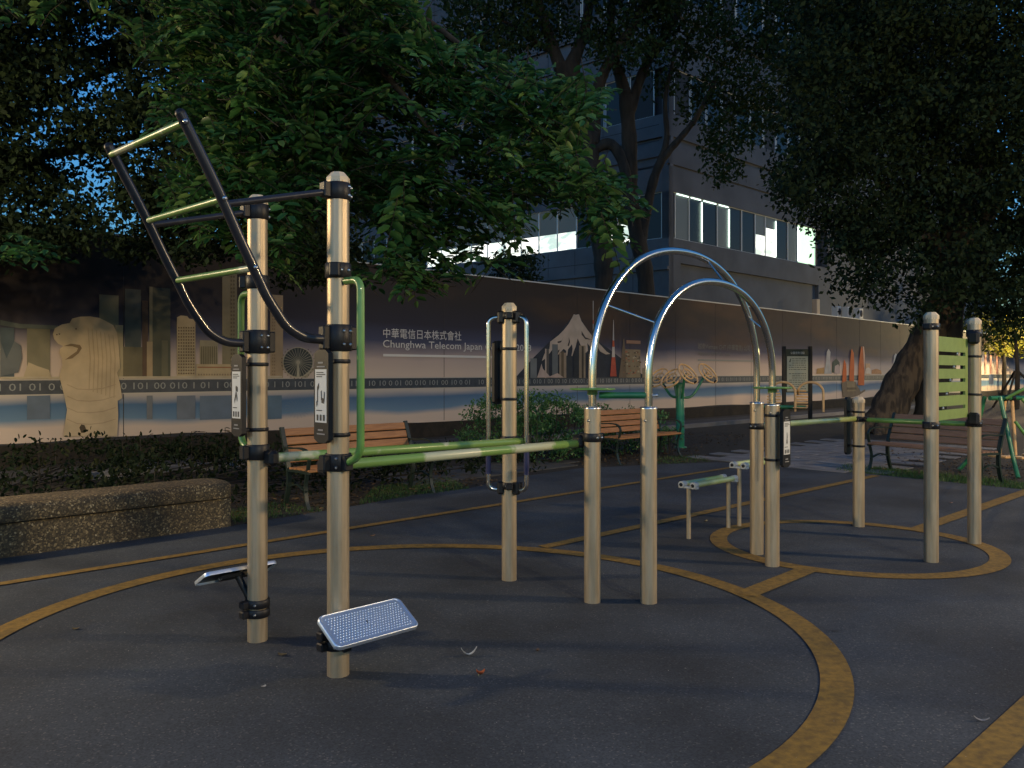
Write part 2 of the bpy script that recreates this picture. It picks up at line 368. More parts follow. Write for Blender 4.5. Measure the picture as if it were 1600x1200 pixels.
for t, z in ((.775,2.565),(.60,2.265),(.452,1.975)):
    MB().tube([lad_pt(P1,t,z)-N*.01, lad_pt(P2,t,z)+N*.01], .0165, 14).build('rung', M['worn'], rig)

# outer green handles of the tall posts
for c, po, d in ((P1,p1,N), (P2,p2,-N)):
    a = c + d*.066 + Z*1.945; b = c + d*.19 + Z*1.945; e = c + d*.19 + Z*1.10; g = c + d*.06 + Z*1.055
    MB().tube(smooth_path([a, b, e, g], .11, 8), .019, 16).build('side_handle', M['green'], rig)
    collar(po, c, 2.0, .075, .064, ((-U+d).normalized(),), bolt=d)
    collar(po, c, 1.06, .085, .066, (d, -U), bolt=(d+CAMV).normalized())
# parallel bars
def bar(a, b, m, r=.027, rend=True):
    d = (b-a).normalized(); o = MB().tube([a, a+d*.006, b-d*.006, b], [r*.85, r, r, r*.85], 20).build('parallel_bar', m, rig); return o
o = bar(P1 - N*.10 + Z*1.03 + U*.06, P3 - N*.10 + Z*1.01 + U*.03, M['worn'])
o2 = bar(P2 + N*.10 + Z*1.03 + U*.02, P4 + N*.10 + Z*1.035 - U*.02, M['worn'])
mb = MB(); mb.box(P1 - N*.10 + U*.03 + Z*1.03, (.06,.085,.085), U, N, bev=.018); mb.build('bar_socket', M['black'], p1)
mb = MB(); mb.box(P2 + N*.10 - U*.01 + Z*1.03, (.06,.085,.085), U, N, bev=.018); mb.build('bar_socket', M['black'], p2)
mb = MB(); mb.box(P3 - N*.105 + U*.06 + Z*1.02, (.05,.07,.085), U, N, bev=.014); mb.build('bar_socket', M['black'], p3)
mb = MB(); mb.box(P4 + N*.10 - U*.02 + Z*1.05, (.06,.085,.085), U, N, bev=.018); mb.build('bar_socket', M['black'], p4)
collar(p3, P3, 1.02, .05, .064, (-N,), bolt=-N); collar(p4, P4, 1.08, .055, .064, (N, U), bolt=-N)

# instruction boards
def board(po, c, d, zc, h=.44, wdt=.115, fig=0, off=.105, shift=0.0, clamps=(.17,-.19)):
    side = -d.cross(Z); q = c + d*off + side*shift; th = .026; pts = []
    for x, z in ((-1,-.92),(-.45,-1),(.45,-1),(1,-.92),(1,.92),(.45,1),(-.45,1),(-1,.92)):
        pts.append(q + side*(x*wdt/2) + Z*(zc + z*h/2) - d*th/2)
    o = MB().prism(pts, d*th).build('instruction_board', M['black'], rig)
    f = q + d*(th/2+.0015)
    def rect(mb, x0, x1, z0, z1, e=0.0): mb.add([f + side*x + Z*(zc+z) + d*e for x, z in ((x0,z0),(x1,z0),(x1,z1),(x0,z1))], [(0,1,2,3)])
    mb = MB(); rect(mb, -wdt*.40, wdt*.40, -h*.28, h*.29); mb.build('paper_label', M['white'], o)
    mb = MB(); s_ = -1
    for k, wd in enumerate((.5,.62,.4)): rect(mb, -wdt*.30, -wdt*.30+wdt*wd, h*(.26-.022*k)-.004, h*(.26-.022*k), .0015)
    rect(mb, -wdt*.3, wdt*.1, -h*.155, -h*.145, .0015)
    for k in range(3): rect(mb, -wdt*.28+k*wdt*.22, -wdt*.16+k*wdt*.22, -h*.26, -h*.195, .0015)
    def stick(a, b, t=.0035):
        a = Vector((a[0],a[1])); b = Vector((b[0],b[1])); dd = (b-a).normalized(); pp = Vector((-dd.y,dd.x))*t
        mb.add([f + side*(v.x*wdt) + Z*(zc+v.y*h) + d*.0015 for v in (a-pp/wdt, b-pp/wdt, b+pp/wdt, a+pp/wdt)], [(0,1,2,3)])
    sets = [[((-.02,.11),(0,.03)),((0,.03),(.12,-.06)),((0,.03),(-.15,-.08)),((-.02,.09),(.16,.07))],
            [((-.22,.10),(-.22,-.06)),((-.22,-.06),(-.3,-.09)),((-.22,.08),(-.12,.12)),((.06,-.04),(.24,-.05)),((.24,-.05),(.26,.05)),((.06,-.04),(.04,.06))],
            [((0,.1),(0,.0)),((0,.0),(.05,-.09)),((0,.0),(-.06,-.09)),((0,.08),(.04,.0))]]
    for a, b in sets[fig]: stick(a, b)
    mb.build('printing', M['ink'], o)
    mb = MB()
    for z0 in (h*.36, -h*.36):
        rect(mb, -wdt*.2, wdt*.15, z0-.004, z0+.004, .0005); rect(mb, -wdt*.28, wdt*.28, z0-.022, z0-.016, .0005)
    mb.build('printing', M['grey'], o)
    for z in clamps:
        mb = MB(); mb.lathe(c + Z*(zc+z-.01), [(.058,0),(.0605,.004),(.0605,.016),(.058,.02)], 24)
        mb.box(c + d*(off*.62) + side*shift*.5 + Z*(zc+z), (off*.55,.05,.018), d, side, bev=.003); mb.build('board_clamp', M['black'], po)
    return o
board(p1, P1, -U, 1.375, .45, .12, 0, shift=-.012)
board(p2, P2, -U, 1.385, .45, .125, 1, shift=.025, off=.10)
board(p3, P3, N, 1.50, .46, .12, 2)
board(p6b, P6b, -N, 1.00, .44, .125, 2, clamps=(.17,-.17))
board(p7, P7, N, .98, .56, .12, 2, clamps=(.14,-.19))
board(p9, P9, N*.8+U*.6, 1.48, .46, .12, 2, clamps=(.16,-.17), off=.085)

# chrome hand grips either side of the third post
for s_ in (-1, 1):
    d = (U*.25 + N*.97).normalized() * (-s_) if False else (Vector((-1,-.1,0)) if s_ < 0 else Vector((.78,-.55,0))).normalized()
    a = P3 + d*.055 + Z*1.90; b = P3 + d*.15 + Z*1.885; e = P3 + d*.15 + Z*.665; g = P3 + d*.045 + Z*.66
    pts = smooth_path([a, b, e, g], .095, 8)
    o = MB().tube(pts, .0165, 16).build('hand_grip', M['chrome'], rig)
    MB().tube([P3 + d*.15 + Z*.95, P3 + d*.15 + Z*.775], .0195, 16).build('grip_sleeve', M['blue'], o)
    for z in (1.895,.675):
        mb = MB(); mb.box(P3 + d*.062 + CAMV*.012 + Z*z, (.05,.055,.09), d, d.cross(Z), bev=.012); mb.build('grip_socket', M['black'], p3)
for z in (1.905,.69): collar(p3, P3, z, .05, .064, ((U-N).normalized(), (-U-N).normalized()), bolt=CAMV)

# tilting foot plates
def footplate(c, po, d, a0, a1, zhi, zlo, dhi, dlo, zc):
    e0 = c + d*dhi + Z*zhi; e1 = c + d*dlo + Z*zlo; v = (e1-e0); wd = v.length; v.normalize(); nn = U.cross(v).normalized()
    if nn.z < 0: nn = -nn
    cen = (e0+e1)/2 + U*(a0+a1)/2; L = a1-a0; rr = .03
    out = []
    for cx_, cy_, t0 in ((L/2-rr, wd/2-rr, 0), (-L/2+rr, wd/2-rr, 90), (-L/2+rr, -wd/2+rr, 180), (L/2-rr, -wd/2+rr, 270)):
        for k in range(7): t = R(t0+15*k); out.append(cen + U*(cx_+rr*math.cos(t)) + v*(cy_+rr*math.sin(t)))
    mb = MB(); n_ = len(out); cc = cen
    def insl(k, dz): return [cc + (q-cc)*k + nn*dz for q in out]
    rings = [insl(1,-.022), insl(1,-.004), insl(.985,0), insl(.955,0), insl(.94,-.003)]
    vs = [q for rg in rings for q in rg]
    mb.add(vs, [(i*n_+k, i*n_+(k+1)%n_, (i+1)*n_+(k+1)%n_, (i+1)*n_+k) for i in range(4) for k in range(n_)], 0, True)
    mb.add(rings[4], [tuple(range(n_))]); mb.add(insl(.99,-.010), [tuple(range(n_))[::-1]], 1)
    o = mb.build('foot_plate', [M['tread'], M['black']], rig)
    mb = MB()                                # raised studs in rows
    nx, ny = 26, 11
    for i in range(nx):
        for j in range(ny):
            x = (i/(nx-1)-.5)*(L*.84); y = (j/(ny-1)-.5)*(wd*.72); q = cen + U*(x + (.004 if j % 2 else -.004)) + v*y + nn*(-.003)
            mb.lathe(q, [(.0045,0),(.0028,.0028),(.0008,.0032)], 6, axis=nn)
    mb.build('tread_studs', M['tread'], o)
    mb = MB(); mb.tube([c + d*.05 + Z*zc, cen - nn*.012], .02, 10); mb.box(cen - nn*.028, (.20,.05,.02), U, v, nn); mb.build('support_arm', M['black'], o)
    for dz in (-.026,.026): collar(po, c, zc+dz, .045, .068, (d, -U), bolt=(CAMV-U*.4).normalized())
footplate(P2 + Vector((.0,-.04,0)), p2, -N, -.15, .335, .352, .245, .06, .235, .205)
footplate(P1, p1, N, -.27, .16, .425, .34, .065, .22, .195)

# the two arches
def arch(c0, c1, ztop, name='arch_tube', R0=.0262, lean=0.0):
    d = (c1-c0); L = d.length; d.normalize(); pts = []
    zb = 1.16; zs = 1.46
    pts.append(c0 + Z*zb)
    for k in range(25):
        t = math.pi*k/24; x = L/2 - L/2*math.copysign(abs(math.cos(t))**.92, math.cos(t)); z = zs + (ztop-zs)*abs(math.sin(t))**.92
        pts.append(c0 + d*x + Z*z)
    pts.append(c1 + Z*zb)
    return MB().tube(spline(pts, 3), R0, 20).build(name, M['chrome'], rig), pts
def archpt(pts, k): return pts[k+1]
A1, q1 = arch(P4, P6, 2.385); A2, q2 = arch(P5, P6b, 2.14)
for k1, k2 in ((4,4),(14,13),(20,20)):
    MB().tube([archpt(q1,k1), archpt(q2,k2)], .0085, 10).build('arch_rung', M['chrome'], rig)
# sliding discs and the green cross tubes
for c, z in ((P4,1.385),(P6,1.375)):
    cc = c if c is P4 else P6b
    mb = MB(); mb.lathe(cc + Z*z, [(.13,0),(.15,.006),(.145,.013),(.03,.017)], 32); mb.lathe(cc+Z*(z-.03), [(.034,0),(.034,.03)], 18)
    mb.build('hand_disc', M['green'], rig)
MB().tube([P4+Z*1.352+(P5-P4)*.12, P5+Z*1.352-(P5-P4)*.05], .021, 16).build('cross_tube', M['dgreen'], rig)
mb = MB(); d_ = (P5-P4).normalized(); mb.tube([P5+Z*1.352, P5+Z*1.352+d_*.045], .007, 8); mb.lathe(P5+Z*1.352+d_*.045, [(.013,0),(.013,.014)], 6, axis=d_); mb.build('bolt', M['bolt'], rig)

# low rails towards the climbing board
bar(P6 + U*.06 - N*.0 + Z*1.06, P7 - (P7-P6).normalized()*.07 + Z*1.055, M['lime'], .025)
bar(P7 + (P9-P7).normalized()*.06 + Z*1.045, P9 - (P9-P7).normalized()*.07 + Z*1.05, M['green'], .023)
collar(p6, P6, 1.06, .05, .062, (U,), bolt=-U); collar(p7, P7, 1.05, .05, .062, (-U, (P9-P7).normalized()), bolt=-U)
collar(p8, P8, 1.085, .055, .064, (U, -U), bolt=CAMV); collar(p9, P9, 1.06, .06, .064, (-U,), bolt=CAMV)
collar(p8, P8, 1.86, .05, .064, (U, -U), bolt=CAMV); collar(p9, P9, 1.84, .06, .064, (-U, U), bolt=CAMV)
mb = MB(); mb.box(P9 - U*.09 - N*.02 + Z*1.10, (.06,.09,.11), U, N, bev=.018); mb.box(P9 - U*.09 - N*.02 + Z*1.80, (.06,.09,.11), U, N, bev=.018)
mb.build('board_socket', M['black'], p9)
# climbing board with hand slots
z0, z1, x0, x1 = 1.115, 1.79, .075, .90; th = .018
mb = MB(); slots = [1.21,1.325,1.435,1.545,1.655]; sh = .03
def pb(xa, xb, za, zb): mb.box(P8 + U*(xa+xb)/2 + Z*(za+zb)/2, (xb-xa, th, zb-za), U, N)
sx0, sx1 = x0+.06, x1-.07
pb(x0, sx0, z0, z1); pb(sx1, x1, z0, z1); zz = z0
for s_ in slots: pb(sx0, sx1, zz, s_-sh/2); zz = s_+sh/2
pb(sx0, sx1, zz, z1)
cb = mb.build('climbing_board', M['hdpe'], rig)
for i, s_ in enumerate(slots): MB().lathe(P8 + U*(sx0+.12+.09*i) + Z*s_ - N*.004, [(.014,0),(.017,.005),(.012,.012)], 10, axis=-N).build('bolt', M['bolt'], cb)

# ================= step rails =================
def step_rail(label, c, h, gl):
    t = thing('step_rail', label, 'step rail', c, 0, 'low double-bar step rails beside the arches')
    L = .69
    for s_ in (0, L):
        q = c + U*s_; MB().tube([q, q+Z*(h-.03)], .02, 14).build('leg', M['post'], t)
        mb = MB(); mb.box(q + Z*(h-.02), (.045,.19,.02), U, N, bev=.004)
        for e in (-1,1): mb.tube([q + N*e*.06 + U*-.03 + Z*(h+.002), q + N*e*.06 + U*.03 + Z*(h+.002)], .031, 14)
        mb.build('bracket', M['white_metal'], t)
        mb = MB()
        for e in (-1,1): mb.lathe(q + N*e*.06 - U*.031 + Z*(h+.002), [(.016,0),(.016,.006),(.006,.012)], 10, axis=-U)
        mb.build('bolt', M['black'], t)
    for e in (-1,1): MB().tube([c + N*e*.06 + U*.03 + Z*(h+.004), c + U*(L-.03) + N*e*.06 + Z*(h+.004)], .025, 16).build('step_bar', M['lime'], t)
step_rail('lower step rail, nearer one, left of the arch foot posts', G(1076,843.5), .49, 0)
step_rail('taller step rail, farther one, half hidden behind the arch foot posts', G(1155,824), .60, 0)
# ================= benches =================
def make_bench(name, label, loc, rz, wood):
    t = thing(name, label, 'bench', loc, rz, 'slatted park benches around the court'); m = rootm(t); L = 1.84
    def W(x, y, z): return m @ Vector((x, y, z))
    ax, ay = (m.to_3x3() @ Vector((1,0,0))), (m.to_3x3() @ Vector((0,1,0)))
    for i, (y, z) in enumerate(((.03,.425),(.115,.435),(.20,.432),(.285,.428),(.37,.426))):
        MB().box(W(L/2, y, z), (L-.06, .072, .03), ax, ay, bev=.006).build('seat_slat', wood, t)
    bk = Vector((0,.13,.37)).normalized(); bd = m.to_3x3() @ bk; bn = bd.cross(ax)
    for k in range(4):
        q = Vector((L/2, .445, .475)) + bk*(.055 + .103*k); MB().box(W(*q), (L-.05, .088, .026), ax, bd, bn, bev=.006).build('back_slat', wood, t)
    for x in (.04, L-.04):
        e = MB()
        def bar_(pts, w_=.045, th_=.016):
            pts = spline([W(x, y, z) for y, z in pts], 5)
            for a, b in zip(pts[:-1], pts[1:]):
                d = (b-a); l = d.length; d.normalize(); e.box((a+b)/2, (w_, l+.006, th_), ax, d, ax.cross(d))
        bar_([(.0,.0),(.055,.12),(.07,.26),(.03,.41)]); bar_([(.50,.0),(.45,.14),(.42,.28),(.43,.42),(.48,.60),(.58,.875)], .05, .03)
        bar_([(.0,.405),(.2,.412),(.43,.405)], .04, .03); bar_([(.06,.2),(.25,.26),(.43,.22)], .03)
        e.build('end_frame', M['iron'], t)
        e = MB(); bar_([(.53,.66),(.38,.655),(.20,.665),(.06,.645),(.0,.58),(.01,.50),(.03,.43)], .04, .018); e.build('armrest', M['iron'], t)
        e = MB(); e.box(W(x, .01, .006), (.07,.09,.012), ax, ay); e.box(W(x, .50, .006), (.07,.09,.012), ax, ay); e.build('foot', M['iron'], t)
    return t
bz = math.atan2(.711,.703)
make_bench('park_bench', 'orange-brown slatted bench behind the parallel bars, in front of the printed ferris wheel', G(478,799), bz, M['wood'])
make_bench('park_bench', 'orange-brown slatted bench seen between the arch foot posts, before the green wheel stand', G(967,727), bz, M['wood'])
make_bench('park_bench', 'faded brown bench under the leaning tree, behind the lime climbing board', Vector((5.38,12.55,0)), math.atan2(-.9,.44), M['wood_old'])

# ================= planter bench =================
pl = thing('planter_wall', 'long low exposed-aggregate planter wall with rounded capping beside the court', 'planter wall', UN(1.0,7.75), 0)
se = UN(0,0); s0, s1, n0, n1 = -7.0, 3.80, 7.55, 8.05
def pxy(s, n, z): return UN(s, n, z)
mb = MB()
mb.box(UN((s0+s1)/2-.01, (n0+n1)/2, .14), (s1-s0-.02, n1-n0-.03, .28), U, N, bev=.01); 
mb.build('base_block', M['aggregate'], pl)
def rounded_plan(s0, s1, n0, n1, r):
    out = [UN(s0,n0)]
    for k in range(7): t = R(-90+15*k); out.append(UN(s1-r+r*math.cos(t), n0+r+r*math.sin(t)))
    for k in range(7): t = R(15*k); out.append(UN(s1-r+r*math.cos(t), n1-r+r*math.sin(t)))
    return out + [UN(s0,n1)]
mb = MB(); rows = []
for ins, z in ((.004,.295),(.0,.305),(.0,.40),(.012,.425),(.035,.44),(.07,.446)): rows.append([q + Z*z for q in rounded_plan(s0, s1+.02-ins, n0-.02+ins, n1+.02-ins, .16)])
n_ = len(rows[0]); vs = [q for r_ in rows for q in r_]
mb.add(vs, [(i*n_+k, i*n_+(k+1)%n_, (i+1)*n_+(k+1)%n_, (i+1)*n_+k) for i in range(len(rows)-1) for k in range(n_)], 0, True)
mb.add(rows[-1], [tuple(range(n_))]); mb.add(rows[0], [tuple(range(n_))[::-1]]); mb.build('capping', M['aggregate'], pl)
mb = MB(); mb.box(UN((s0+s1)/2-.03, (n0+n1)/2, .288), (s1-s0-.06, n1-n0-.08, .018), U, N); mb.build('groove', M['joint'], pl)

# ================= tai chi wheel stand =================
B = Vector((3.36,16.5,0)); t = thing('wheel_stand', 'dark green post with four tan hand wheels behind the middle bench', 'wheel exerciser', B)
mb = MB(); mb.tube([B, B+Z*.02, B+Z*.02, B+Z*1.26], [.13,.13,.085,.08], 20); mb.lathe(B+Z*1.26, [(.08,0),(.06,.03),(.001,.045)], 20); mb.build('post', M['dgreen'], t)
WH = [(P(1075,584,16.2), Vector((.55,-.62,.62))), (P(1106,583,16.6), Vector((.55,-.62,.62))), (P(1049,591,16.5), Vector((-.62,-.45,.62))), (P(1029,590,16.9), Vector((-.62,-.45,.62)))]
for c, nn in WH:
    nn.normalize(); a = nn.cross(Z).normalized(); b = a.cross(nn)
    hub = c - nn*.10
    MB().tube(spline([B+Z*1.0 + (hub-B).normalized()*.0, B+Z*1.04+(Vector((hub.x,hub.y,0))-Vector((B.x,B.y,0)))*.5, hub, c], 6), .026, 12).build('arm', M['dgreen'], t)
    mb = MB(); 
    for r_, tr in ((.235,.019),(.12,.016)):
        ps = [c + a*r_*math.cos(2*math.pi*k/32) + b*r_*math.sin(2*math.pi*k/32) for k in range(33)]; mb.tube(ps, tr, 10, cap=False)
    for k in range(3):
        th_ = R(90+120*k); mb.tube([c + (a*math.cos(th_)+b*math.sin(th_))*.02, c + (a*math.cos(th_)+b*math.sin(th_))*.235], .011, 8)
    mb.lathe(c - nn*.03, [(.03,0),(.03,.05)], 14, axis=nn); o = mb.build('hand_wheel', M['tan'], t)
    mb = MB(); q = c - b*.235 ; mb.tube([q - nn*.01, q + nn*.07], .017, 10); mb.build('knob', M['black'], o)

# ================= two-seat leg machine =================
B = Vector((7.0,21,0)); t = thing('seat_exerciser', 'green post carrying tan slatted seats with arched tube handles before the notice board', 'seat exerciser', B)
ax = Vector((.92,-.39,0)); ay = Vector((.39,.92,0))
MB().tube([B-ax*.25, B-ax*.25+Z*.7], .07, 16).build('post', M['dgreen'], t)
MB().tube([B-ax*.6+Z*.62, B+ax*.45+Z*.62], .05, 12).build('cross_beam', M['dgreen'], t)
for s_ in (-.33,.33):
    c = B + ax*s_
    for e in (-.14,.14):
        pass
    mb = MB()
    for k in range(6): mb.box(c + Z*(.66+.075*k) + ay*(.02+.012*k), (.34-.012*max(0,k-3)**2*2,.02,.045), ax, ay, bev=.005)
    mb.build('slatted_back', M['tan'], t)
    mb = MB()
    for k in range(4): mb.box(c - ay*(.06+.085*k) + Z*.62, (.34,.06,.02), ax, ay, bev=.004)
    mb.build('slatted_seat', M['tan'], t)
    q = c - ay*.10 + ax*.24; ps = [q - ax*.30 + ay*.1 + Z*.95] + [q + ax*(-.30*math.cos(R(a_))) - ay*.12 + Z*(1.0+.26*math.sin(R(a_))) for a_ in range(15,181,15)] + [q + ax*.30 - ay*.12 + Z*.52]
    MB().tube(spline(ps,2), .03, 12).build('handle_arch', M['tan'], t)

# ================= notice board =================
a_, b_ = P(1225,600,24), P(1266,600,24); mid = (a_+b_)/2; B = Vector((mid.x, mid.y, 0)); t = thing('notice_board', 'tall pale notice board with green header and two black posts before the mural', 'notice board', B)
ax = Vector((1,0.0,0)); wd = (b_-a_).length
for q in (a_, b_): MB().box(Vector((q.x,q.y,1.13)), (.10,.10,2.26), ax, bev=.008).build('post', M['black'], t)
MB().box(Vector((B.x,B.y,1.55)), (wd-.1,.05,1.26), ax, bev=.004).build('panel', M['iron'], t)
MB().box(Vector((B.x,B.y-.028,1.46)), (wd-.16,.006,1.02), ax).build('notice', mat('notice_paper', (.50,.50,.38), .6), t)
def txt(body, size, m, name, parent, mat4, width=None, height=None, shear=0, depth=0.0):
    cu = bpy.data.curves.new(name, 'FONT'); cu.body = body; cu.size = size; cu.resolution_u = 2
    o = bpy.data.objects.new(name, cu); COL.objects.link(o); bpy.context.view_layer.update()
    dg = bpy.context.evaluated_depsgraph_get(); me = bpy.data.meshes.new_from_object(o.evaluated_get(dg)); bpy.data.objects.remove(o)
    co = np.array([v.co[:] for v in me.vertices]); mn, mx = co.min(0), co.max(0)
    sx = width/(mx[0]-mn[0]) if width else 1; sy = height/(mx[1]-mn[1]) if height else (sx if width else 1)
    if height and not width: sx = sy
    T = Matrix.Diagonal((sx, sy, 1, 1)) @ Matrix.Translation((-mn[0], -mn[1], 0))
    me.transform(T); me.transform(mat4)
    ob = bpy.data.objects.new(name, me); COL.objects.link(ob); me.materials.clear(); me.materials.append(m)
    if parent is not None: me.transform(rootm(parent).inverted()); ob.parent = parent
    return ob
def frame4(o, x, y): 
    x = Vector(x).normalized(); y = Vector(y).normalized(); z = x.cross(y)
    return Matrix(((x.x,y.x,z.x,o[0]),(x.y,y.y,z.y,o[1]),(x.z,y.z,z.z,o[2]),(0,0,0,1)))
txt('公園使用須知', .1, M['white'], 'heading', t, frame4((B.x-.2, B.y-.032, 2.03), ax, Z), .40, .075)
mb = MB(); f = lambda x0,x1,z0,z1: mb.add([(B.x+x, B.y-.0335, z) for x,z in ((x0,z0),(x1,z0),(x1,z1),(x0,z1))], [(0,1,2,3)])
random.seed(5)
for k in range(15):
    z = 1.90-.062*k
    if 5 < k < 7: continue
    x = -.16 if k < 3 or 7 < k < 10 else -.25
    while x < .22:
        l = random.uniform(.03,.10); f(x, min(x+l,.25), z-.012, z+.008); x += l+.018
mb.add([(B.x-.25,B.y-.0335,1.80),(B.x-.2,B.y-.0335,1.80),(B.x-.18,B.y-.0335,1.92),(B.x-.21,B.y-.0335,1.90)],[(0,1,2,3)])
mb.build('printing', mat('notice_print', (.13,.14,.10), .6), t)

# ================= air walker =================
B = Vector((7.35,12.3,0)); t = thing('air_walker', 'green framed air walker with tan hanging legs at the right edge behind the faded bench', 'air walker', B)
ax = Vector((.95,.31,0)).normalized(); ay = Vector((-.31,.95,0)).normalized()
x0, x1 = -.25, 1.5
for yy in (-.38,.38):
    for xx in (x0, x1):
        s_ = -1 if xx == x0 else 1
        MB().tube(smooth_path([B+ax*(xx+s_*.10)+ay*yy*1.35, B+ax*(xx+s_*.02)+ay*yy+Z*.2, B+ax*xx+ay*yy*.35+Z*1.14], .12), .03, 14).build('leg', M['dgreen'], t)
MB().tube([B+ax*(x0-.05)+Z*1.12, B+ax*(x1+.05)+Z*1.12], .035, 14).build('top_beam', M['dgreen'], t)
MB().tube(smooth_path([B+ax*(x0+.15)-ay*.1+Z*1.12, B+ax*(x0+.3)-ay*.34+Z*1.30, B+ax*(x1-.15)-ay*.34+Z*1.30, B+ax*x1-ay*.1+Z*1.12], .14), .024, 14).build('hand_rail', M['green'], t)
for a0, a1 in ((-.05,.75),(.03,.85)):
    pass
MB().tube(smooth_path([B+ax*(-.08)-ay*.34+Z*1.12, B+ax*.30-ay*.50+Z*.62, B+ax*.62-ay*.52+Z*.52, B+ax*1.1-ay*.5+Z*.52], .12), .022, 12).build('guard_rail', M['green'], t)
MB().tube(smooth_path([B+ax*(-.30)-ay*.42+Z*.80, B+ax*.05-ay*.58+Z*.26, B+ax*.45-ay*.6+Z*.2, B+ax*1.1-ay*.6+Z*.2], .12), .022, 12).build('guard_rail', M['green'], t)
for k, (xx, sw) in enumerate(((.0,.10),(.13,-.06),(.62,.05),(.74,-.08))):
    q = B+ax*xx+Z*1.12; e = q + ay*sw - Z*.85
    o = MB().tube(smooth_path([q, q+(e-q)*.85, e], .1), .024, 12).build('swing_leg', M['tan'], t)
    MB().box(e - Z*.03 - ay*.0, (.12,.32,.035), ax, ay, bev=.01).build('foot_rest', M['tan'], o)
    mb = MB(); mb.lathe(q - ax*.03, [(.048,0),(.048,.06)], 14, axis=ax); mb.build('bearing', M['black'], o)

# ================= mural wall =================
D = 14.9; O = N*D
M['seam'] = mat('sheet_seam', (.05,.045,.042), .8)
mw = thing('mural_hoarding', 'long printed hoarding showing a night skyline, pale mountain and lion-headed fountain above a number band', 'mural wall', O, math.atan2(.711,.703))
def WL(s, z, off=.0): return O + U*s + Z*z - N*off
def wall(px, py):
    k = (px-CX)/F; d = N.x*k + N.y; Y = D/d; return (U.x*k*Y + U.y*Y, H - (py-HZ)*Y/F)
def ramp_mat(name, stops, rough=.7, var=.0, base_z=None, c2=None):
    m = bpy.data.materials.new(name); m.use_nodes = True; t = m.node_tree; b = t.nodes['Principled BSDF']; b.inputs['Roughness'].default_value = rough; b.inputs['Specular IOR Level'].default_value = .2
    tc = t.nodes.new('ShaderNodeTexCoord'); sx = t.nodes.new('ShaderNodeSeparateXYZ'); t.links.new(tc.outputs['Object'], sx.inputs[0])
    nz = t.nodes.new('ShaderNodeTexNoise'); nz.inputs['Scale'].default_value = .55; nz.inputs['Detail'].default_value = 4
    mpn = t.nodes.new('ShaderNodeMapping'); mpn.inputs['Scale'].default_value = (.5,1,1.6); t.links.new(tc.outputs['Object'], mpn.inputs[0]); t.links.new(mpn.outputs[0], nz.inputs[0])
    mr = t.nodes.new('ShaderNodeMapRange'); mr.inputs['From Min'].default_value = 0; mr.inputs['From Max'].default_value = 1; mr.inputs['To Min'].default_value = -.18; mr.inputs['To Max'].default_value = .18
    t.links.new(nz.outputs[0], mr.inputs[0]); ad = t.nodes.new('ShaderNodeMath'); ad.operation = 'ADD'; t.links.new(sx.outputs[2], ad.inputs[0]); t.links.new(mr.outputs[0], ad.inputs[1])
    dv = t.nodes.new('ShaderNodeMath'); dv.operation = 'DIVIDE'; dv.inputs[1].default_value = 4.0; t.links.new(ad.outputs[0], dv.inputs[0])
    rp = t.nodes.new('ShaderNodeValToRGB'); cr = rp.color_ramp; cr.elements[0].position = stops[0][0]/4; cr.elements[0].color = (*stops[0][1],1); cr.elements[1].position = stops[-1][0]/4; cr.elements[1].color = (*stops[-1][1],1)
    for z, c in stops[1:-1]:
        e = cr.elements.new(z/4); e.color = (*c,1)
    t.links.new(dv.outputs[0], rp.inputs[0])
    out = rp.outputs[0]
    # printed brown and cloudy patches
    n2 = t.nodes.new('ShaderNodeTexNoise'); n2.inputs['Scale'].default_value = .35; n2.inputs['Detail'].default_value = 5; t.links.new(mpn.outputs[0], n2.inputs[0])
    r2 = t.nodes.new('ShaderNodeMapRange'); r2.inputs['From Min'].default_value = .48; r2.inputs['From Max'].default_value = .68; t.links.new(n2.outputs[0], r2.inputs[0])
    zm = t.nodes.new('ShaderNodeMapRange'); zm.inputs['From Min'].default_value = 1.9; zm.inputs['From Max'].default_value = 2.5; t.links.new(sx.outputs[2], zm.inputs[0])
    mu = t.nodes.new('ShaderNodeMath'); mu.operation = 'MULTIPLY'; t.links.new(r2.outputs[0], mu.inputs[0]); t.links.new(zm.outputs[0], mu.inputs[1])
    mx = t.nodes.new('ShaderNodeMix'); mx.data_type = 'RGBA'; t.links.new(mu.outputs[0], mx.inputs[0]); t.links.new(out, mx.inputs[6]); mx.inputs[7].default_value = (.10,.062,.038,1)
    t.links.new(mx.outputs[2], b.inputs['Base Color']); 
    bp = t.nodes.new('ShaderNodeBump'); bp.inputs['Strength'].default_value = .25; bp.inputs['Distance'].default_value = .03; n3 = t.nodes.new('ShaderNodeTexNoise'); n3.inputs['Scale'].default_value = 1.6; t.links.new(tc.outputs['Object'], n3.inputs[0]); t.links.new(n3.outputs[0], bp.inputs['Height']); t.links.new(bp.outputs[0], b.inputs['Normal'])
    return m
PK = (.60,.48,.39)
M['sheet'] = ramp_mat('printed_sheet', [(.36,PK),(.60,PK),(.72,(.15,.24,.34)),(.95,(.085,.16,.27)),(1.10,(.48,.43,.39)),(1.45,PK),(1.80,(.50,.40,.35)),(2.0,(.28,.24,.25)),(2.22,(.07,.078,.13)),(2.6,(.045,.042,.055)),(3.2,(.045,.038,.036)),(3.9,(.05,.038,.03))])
sA, sB = -6.0, 88.0
mb = MB(); zb = lambda s: .365 + .018*math.sin(s*1.3) + .016*math.sin(s*.37) + .008*math.sin(s*4.1)
sg = 120
pts0 = []; 
for i in range(sg+1):
    s_ = sA + (sB-sA)*i/sg; pts0.append((s_, zb(s_)))
vs = []
for s_, z in pts0: vs += [WL(s_, z), WL(s_, 3.88)]
